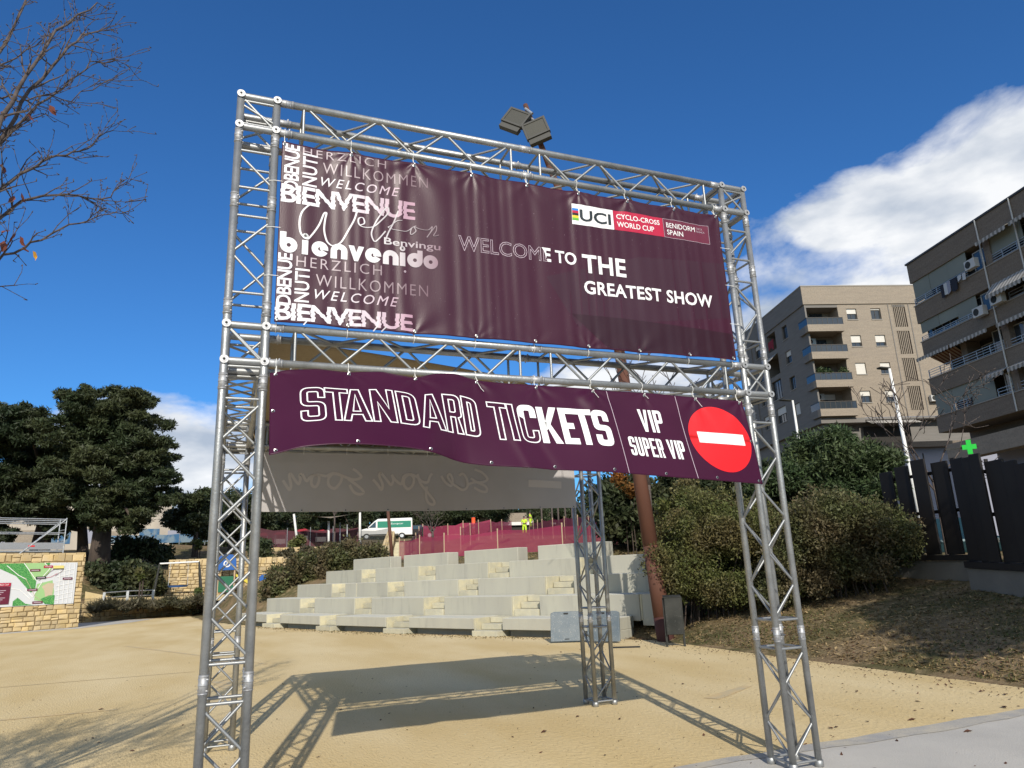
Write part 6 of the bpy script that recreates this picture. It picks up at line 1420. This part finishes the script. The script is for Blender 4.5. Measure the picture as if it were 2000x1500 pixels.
for k, tz in enumerate(TOPS):
    for j, x in enumerate((4.1, 6.5)): win(b1, x, x+1.0, tz-1.1, tz, [[.45, .12], [.62, .62], [.98, .60], [.42, .52]][k][j], idn)
    z0, z1 = tz-1.72, tz+.38
    MB().quad((.02, 1.6, z0), (3.25, 1.6, z0), (3.25, 1.6, z1), (.02, 1.6, z1)).build('balcony_back_wall', X['brick1'], b1)
    fnb = lambda v: Vector((v.x, v.y+1.35, v.z)); win(b1, 1.2, 2.5, z0+.02, z1-.3, [0, .0, 0, .3][k], fnb, mull=1, sill=False)
    MB().box((-.25, -.55, z0-.68), (3.3, .0, z0-.003)).build('balcony_slab', X['brick1'], b1)
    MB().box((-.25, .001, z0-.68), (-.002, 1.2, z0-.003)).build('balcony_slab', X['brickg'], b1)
    MB().box((-.22, -.52, z0), (3.27, -.49, z0+.62)).build('balcony_glass', X['glass'], b1); MB().box((-.22, -.48, z0), (-.19, 1.15, z0+.62)).build('balcony_glass', X['glass'], b1)
    rm = MB(); rm.box((-.25, -.55, z0+.63), (3.3, -.47, z0+.69)); rm.box((-.25, -.46, z0+.63), (-.17, 1.15, z0+.69))
    for i in range(8): rm.box((-.24+i*.5, -.54, z0), (-.20+i*.5, -.525, z0+.63))
    rm.build('balcony_rail', X['frame'], b1)
    if k in (1, 3): ac(b1, .3, z1-.95, fnb)
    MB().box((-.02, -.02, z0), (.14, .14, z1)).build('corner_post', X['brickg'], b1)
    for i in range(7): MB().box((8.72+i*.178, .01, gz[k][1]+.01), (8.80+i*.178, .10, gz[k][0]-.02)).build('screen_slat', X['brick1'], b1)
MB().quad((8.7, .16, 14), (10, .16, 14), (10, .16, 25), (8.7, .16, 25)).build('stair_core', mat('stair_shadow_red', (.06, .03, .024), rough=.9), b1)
# planters on the third balcony
mb = MB(); z0 = TOPS[2]-1.72
crown('balcony_plants', [(.5, -.4, z0+.9, .45, .2, .35), (2.7, -.35, z0+.9, .5, .2, .35), (1.2, -.4, z0+.8, .35, .2, .25)], 500, .16, X['ole'], b1, 1.6)
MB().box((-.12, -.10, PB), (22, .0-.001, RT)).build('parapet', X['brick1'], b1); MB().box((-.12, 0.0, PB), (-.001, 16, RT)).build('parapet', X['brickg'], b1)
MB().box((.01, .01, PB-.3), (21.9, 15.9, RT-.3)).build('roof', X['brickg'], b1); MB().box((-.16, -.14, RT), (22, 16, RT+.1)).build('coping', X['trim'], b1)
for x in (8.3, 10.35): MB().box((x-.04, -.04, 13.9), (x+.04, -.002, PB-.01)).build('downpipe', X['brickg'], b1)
# west side, in shade
WW = [(3.95, 5.05, 23.0, 24.4, 0), (3.85, 5.0, 20.45, 21.75, .4), (3.75, 4.95, 17.75, 19.05, 0), (3.6, 4.7, 15.1, 16.3, .9), (6.7, 8.9, 17.6, 19.6, 0), (6.5, 8.6, 15.1, 16.7, .45), (10.6, 11.8, 17.7, 19.2, .3), (10.6, 11.8, 15.1, 16.5, .3), (10.6, 11.8, 23.0, 24.4, .3), (10.6, 11.8, 20.3, 21.8, .5)]
lw = [(6.6, 8.6, 22.75, 24.6, 1.4), (6.6, 9.2, 20.1, 22.2, 1.4)]
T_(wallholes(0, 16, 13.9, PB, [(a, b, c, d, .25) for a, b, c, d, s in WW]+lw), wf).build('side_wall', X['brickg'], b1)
for a, b, c, d, s in WW: win(b1, a, b, c, d, s, wf, mull=3 if b-a > 1.5 else 1)
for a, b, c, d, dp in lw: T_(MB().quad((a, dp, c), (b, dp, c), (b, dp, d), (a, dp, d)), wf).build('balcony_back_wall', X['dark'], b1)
T_(MB().prism([(6.7, -.05, 22.2), (9.1, -.05, 22.2), (9.1, -.9, 21.4), (6.7, -.9, 21.4)], (0, 0, .04)), wf).build('awning', X['awn'], b1)
lnd = T_(MB().prism([(7.0, -.06, 23.9), (8.3, -.06, 23.8), (8.2, -.10, 22.9), (7.6, -.1, 23.1), (7.1, -.1, 22.7)], (0, -.03, 0)), wf).build('hanging_cloth', X['redc'], b1)
T_(MB().box((12.6, -.1, 13.9), (12.75, -.01, PB)), wf).build('downpipe', X['brickg'], b1)
# recessed ground storeys and shop front
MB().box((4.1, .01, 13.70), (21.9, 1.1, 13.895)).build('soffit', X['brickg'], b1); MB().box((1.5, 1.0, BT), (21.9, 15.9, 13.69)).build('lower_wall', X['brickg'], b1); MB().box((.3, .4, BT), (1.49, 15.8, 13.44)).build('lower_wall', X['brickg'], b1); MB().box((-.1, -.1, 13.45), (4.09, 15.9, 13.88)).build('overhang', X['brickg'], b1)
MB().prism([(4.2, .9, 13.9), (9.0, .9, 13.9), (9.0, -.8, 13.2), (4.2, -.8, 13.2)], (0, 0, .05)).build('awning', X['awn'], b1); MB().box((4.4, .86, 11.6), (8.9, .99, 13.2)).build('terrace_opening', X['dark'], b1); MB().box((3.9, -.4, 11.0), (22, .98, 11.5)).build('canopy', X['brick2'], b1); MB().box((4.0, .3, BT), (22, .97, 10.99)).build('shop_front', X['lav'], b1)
for x in (7.3, 9.2, 12): MB().box((x, .28, 9.5), (x+.12, .299, 10.5)).build('wall_slot', X['black'], b1)
ac(b1, 10.6, 15.2, idn)

P2_ = at(1770, 517, 55); b2 = empty('apartment_block', (P2_.x, P2_.y, 0), R(75), 'brown brick apartment block with awnings, blinds and air conditioners running out of the picture', 'building')
fl = lambda v: Vector((-v.x, -v.y, v.z))      # facade coordinates: x toward the viewer, y into the building
bands = [(21.35, 19.95), (18.22, 16.98), (15.62, 14.6), (12.98, 11.9), (10.38, 9.3)]
for i, (zt, zb) in enumerate(bands): T_(MB().box((0 if i < 3 else .0, 0, zb), (32, 14, zt)), fl).build('brick_band', X['brick2'], b2)
T_(MB().box((-.08, -.08, 21.35), (32, 14, 21.47)), fl).build('coping', X['frame'], b2)
for i in range(1, 5): T_(MB().box((-.04, -.05, bands[i][0]), (32, -.002, bands[i][0]+.06)), fl).build('ledge', X['trim'], b2)
opens = [(18.22, 19.95), (15.62, 16.98), (12.98, 14.6), (10.38, 11.9)]
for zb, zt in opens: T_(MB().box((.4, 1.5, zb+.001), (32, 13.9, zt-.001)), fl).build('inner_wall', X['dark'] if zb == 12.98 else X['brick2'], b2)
for zb, zt in opens:
    for x in (6.75, 13.4, 20): T_(MB().box((x, .02, zb+.002), (x+.5, 1.5, zt-.002)), fl).build('pier', X['brick2'], b2)
def blinds(xs, zb, zt, drop, m='shutg'):
    for k in range(len(xs)-1): T_(MB().box((xs[k]+.01, .10+.01*(k % 2), zb+(zt-zb)*(1-(drop[k] if hasattr(drop, '__len__') else drop))), (xs[k+1]-.01, .14+.01*(k % 2), zt-.003)), fl).build('blind', X[m], b2)
def railing(x0, x1, zb, h_=.75, n=4):
    mb = MB()
    for k in range(n): mb.box((x0, .03, zb+.12+k*(h_-.12)/(n-1)), (x1, .06, zb+.15+k*(h_-.12)/(n-1)))
    for k in range(int((x1-x0)/1.1)+1): mb.box((x0+k*1.1, .02, zb), (x0+k*1.1+.04, .07, zb+h_+.02))
    T_(mb, fl).build('railing', X['galv'], b2)
def glz(x0, x1, zb, zt, n=2, y=.30): 
    o = win(b2, x0, x1, zb, zt, 0, lambda v: fl(Vector((v.x, v.y+y, v.z))), mull=n, fm='framel', sill=False); return o
blinds([.12, 1.75, 3.5, 5.2], 18.22, 19.95, [.86, .66, .66]); glz(.3, 5.2, 18.24, 19.6, 5, .5); railing(.1, 5.2, 18.22, .5)
glz(5.45, 6.7, 18.24, 19.7, 1, .2); ac(b2, 0, 0, lambda v: fl(Vector((v.x+5.55, v.y, v.z+18.45))))
blinds([6.95, 9.6], 18.22, 19.95, [.72]); glz(6.95, 9.8, 18.24, 19.9, 2, .6); railing(6.9, 13.3, 18.22, .55); blinds([9.9, 13.2], 18.22, 19.95, [.80])
blinds([.12, 1.9, 3.6, 5.3], 15.62, 16.98, [.55, .55, .97]); glz(.2, 5.3, 15.64, 16.9, 6, .3); railing(.1, 5.3, 15.62, .35, 3)
glz(5.5, 6.7, 15.64, 16.9, 1, .1); ac(b2, 0, 0, lambda v: fl(Vector((v.x+5.4, v.y, v.z+15.4)))); ac(b2, 0, 0, lambda v: fl(Vector((v.x+6.9, v.y, v.z+15.65))))
glz(8.3, 13, 15.64, 16.9, 5, .6); railing(7.8, 13.3, 15.62, .5, 3)
railing(.1, 6.7, 12.98, .6, 4); glz(3.6, 5.0, 13.0, 14.2, 1, 1.1); glz(5.5, 6.7, 13.0, 14.5, 1, .3); T_(MB().box((2.9, .4, 13.0), (3.4, 1.4, 14.59)), fl).build('pier', X['brick2'], b2)
glz(6.95, 13, 13.0, 14.3, 5, .2); railing(6.9, 13.3, 12.98, .45, 3)
blinds([.12, 1.75, 3.35, 5.3], 10.38, 11.9, [.98, .62, .98]); T_(MB().box((1.8, .2, 10.4), (3.3, .25, 11.0)), fl).build('dark_opening', X['black'], b2); railing(1.8, 3.3, 10.40, .5, 4)
glz(5.7, 6.7, 10.5, 11.8, 1, .3); railing(5.5, 6.8, 10.38, .5, 3); glz(8.5, 13, 10.5, 11.6, 4, .5); railing(7, 13.3, 10.38, .5, 3)
def awning(x0, x1, zt, out, drop, m='awn'):
    mb = MB(); mb.prism([(x0, -.02, zt), (x1, -.02, zt), (x1, -out, zt-drop), (x0, -out, zt-drop)], (0, 0, .03)); n = int((x1-x0)/.25)
    for k in range(n): a = x0+(x1-x0)*k/n; b = x0+(x1-x0)*(k+1)/n; mb.add([(a, -out-.005, zt-drop), (b, -out-.005, zt-drop), (b, -out-.01, zt-drop-.17), ((a+b)/2, -out-.01, zt-drop-.24), (a, -out-.01, zt-drop-.17)], [(0, 1, 2, 3, 4)])
    T_(mb, fl).build('awning', X[m], b2)
awning(.1, 3.2, 14.65, .7, .25); awning(3.3, 6.5, 14.65, .7, .25); awning(6.85, 9.2, 19.98, .55, .25); awning(9.5, 13, 19.98, .6, .25); awning(6.9, 9.6, 17.0, .7, .75); awning(9.7, 13, 17.0, .7, .75); awning(7.0, 10, 14.65, .5, .2); awning(5.2, 6.8, 11.95, .5, .25); awning(7.2, 10.5, 11.95, .6, .25)
T_(MB().prism([(.2, .3, 14.5), (2.6, .3, 14.5), (2.5, 1.2, 13.9), (.4, 1.2, 13.9)], (0, 0, .03)), fl).build('awning', X['awno'], b2)
for x in (6.66, 9.35): T_(MB().tube((x, -.06, 9.3), (x, -.06, 21.4), .045, n=8), fl).build('downpipe', X['ac'], b2)
for k, (x, c_) in enumerate([(2.9, 'dcl'), (3.2, 'ac'), (3.5, 'lav'), (3.85, 'dcl'), (4.1, 'dcl'), (4.5, 'ac'), (4.9, 'ac')]): T_(MB().prism([(x, -.12, 18.6-.0), (x+.3, -.12, 18.6), (x+.28+.03*(k % 2), -.16, 17.7+.1*(k % 3)+(.4 if k > 4 else 0)), (x+.02, -.16, 17.75+.08*(k % 2)+(.4 if k > 4 else 0))], (0, -.03, 0)), fl).build('laundry', X[c_], b2)
T_(MB().box((0, 2.2, 7.9), (32, 14, 9.299)), fl).build('soffit_beam', X['brick2'], b2); T_(MB().box((1.0, 3, BT), (32, 13.9, 7.89)), fl).build('lower_wall', X['lav'], b2); T_(MB().box((6.4, 1.4, BT), (7.2, 2.2, 9.29)), fl).build('column', X['brick2'], b2); T_(MB().box((0, .3, 7.4), (32, 1.2, 8.5)), fl).build('canopy', X['brick1'], b2)
# pharmacy cross
pc_ = at(1893, 873, 36); cx0 = empty('pharmacy_cross', pc_, R(-50), 'glowing green pharmacy cross on the wall beyond the dark fence', 'sign')
mb = MB(); mb.box((-.09, -.06, -.30), (.09, .06, .30)); mb.box((-.26, -.055, -.10), (-.091, .055, .10)); mb.box((.091, -.055, -.10), (.26, .055, .10)); mb.build('cross_light', X['neon'], cx0); MB().box((-.38, .07, -.03), (.34, .12, .03)).build('bracket', X['bin'], cx0)
MB().box((-.9, .09, -.03), (-.385, .12, .03)).build('bracket', X['bin'], cx0)
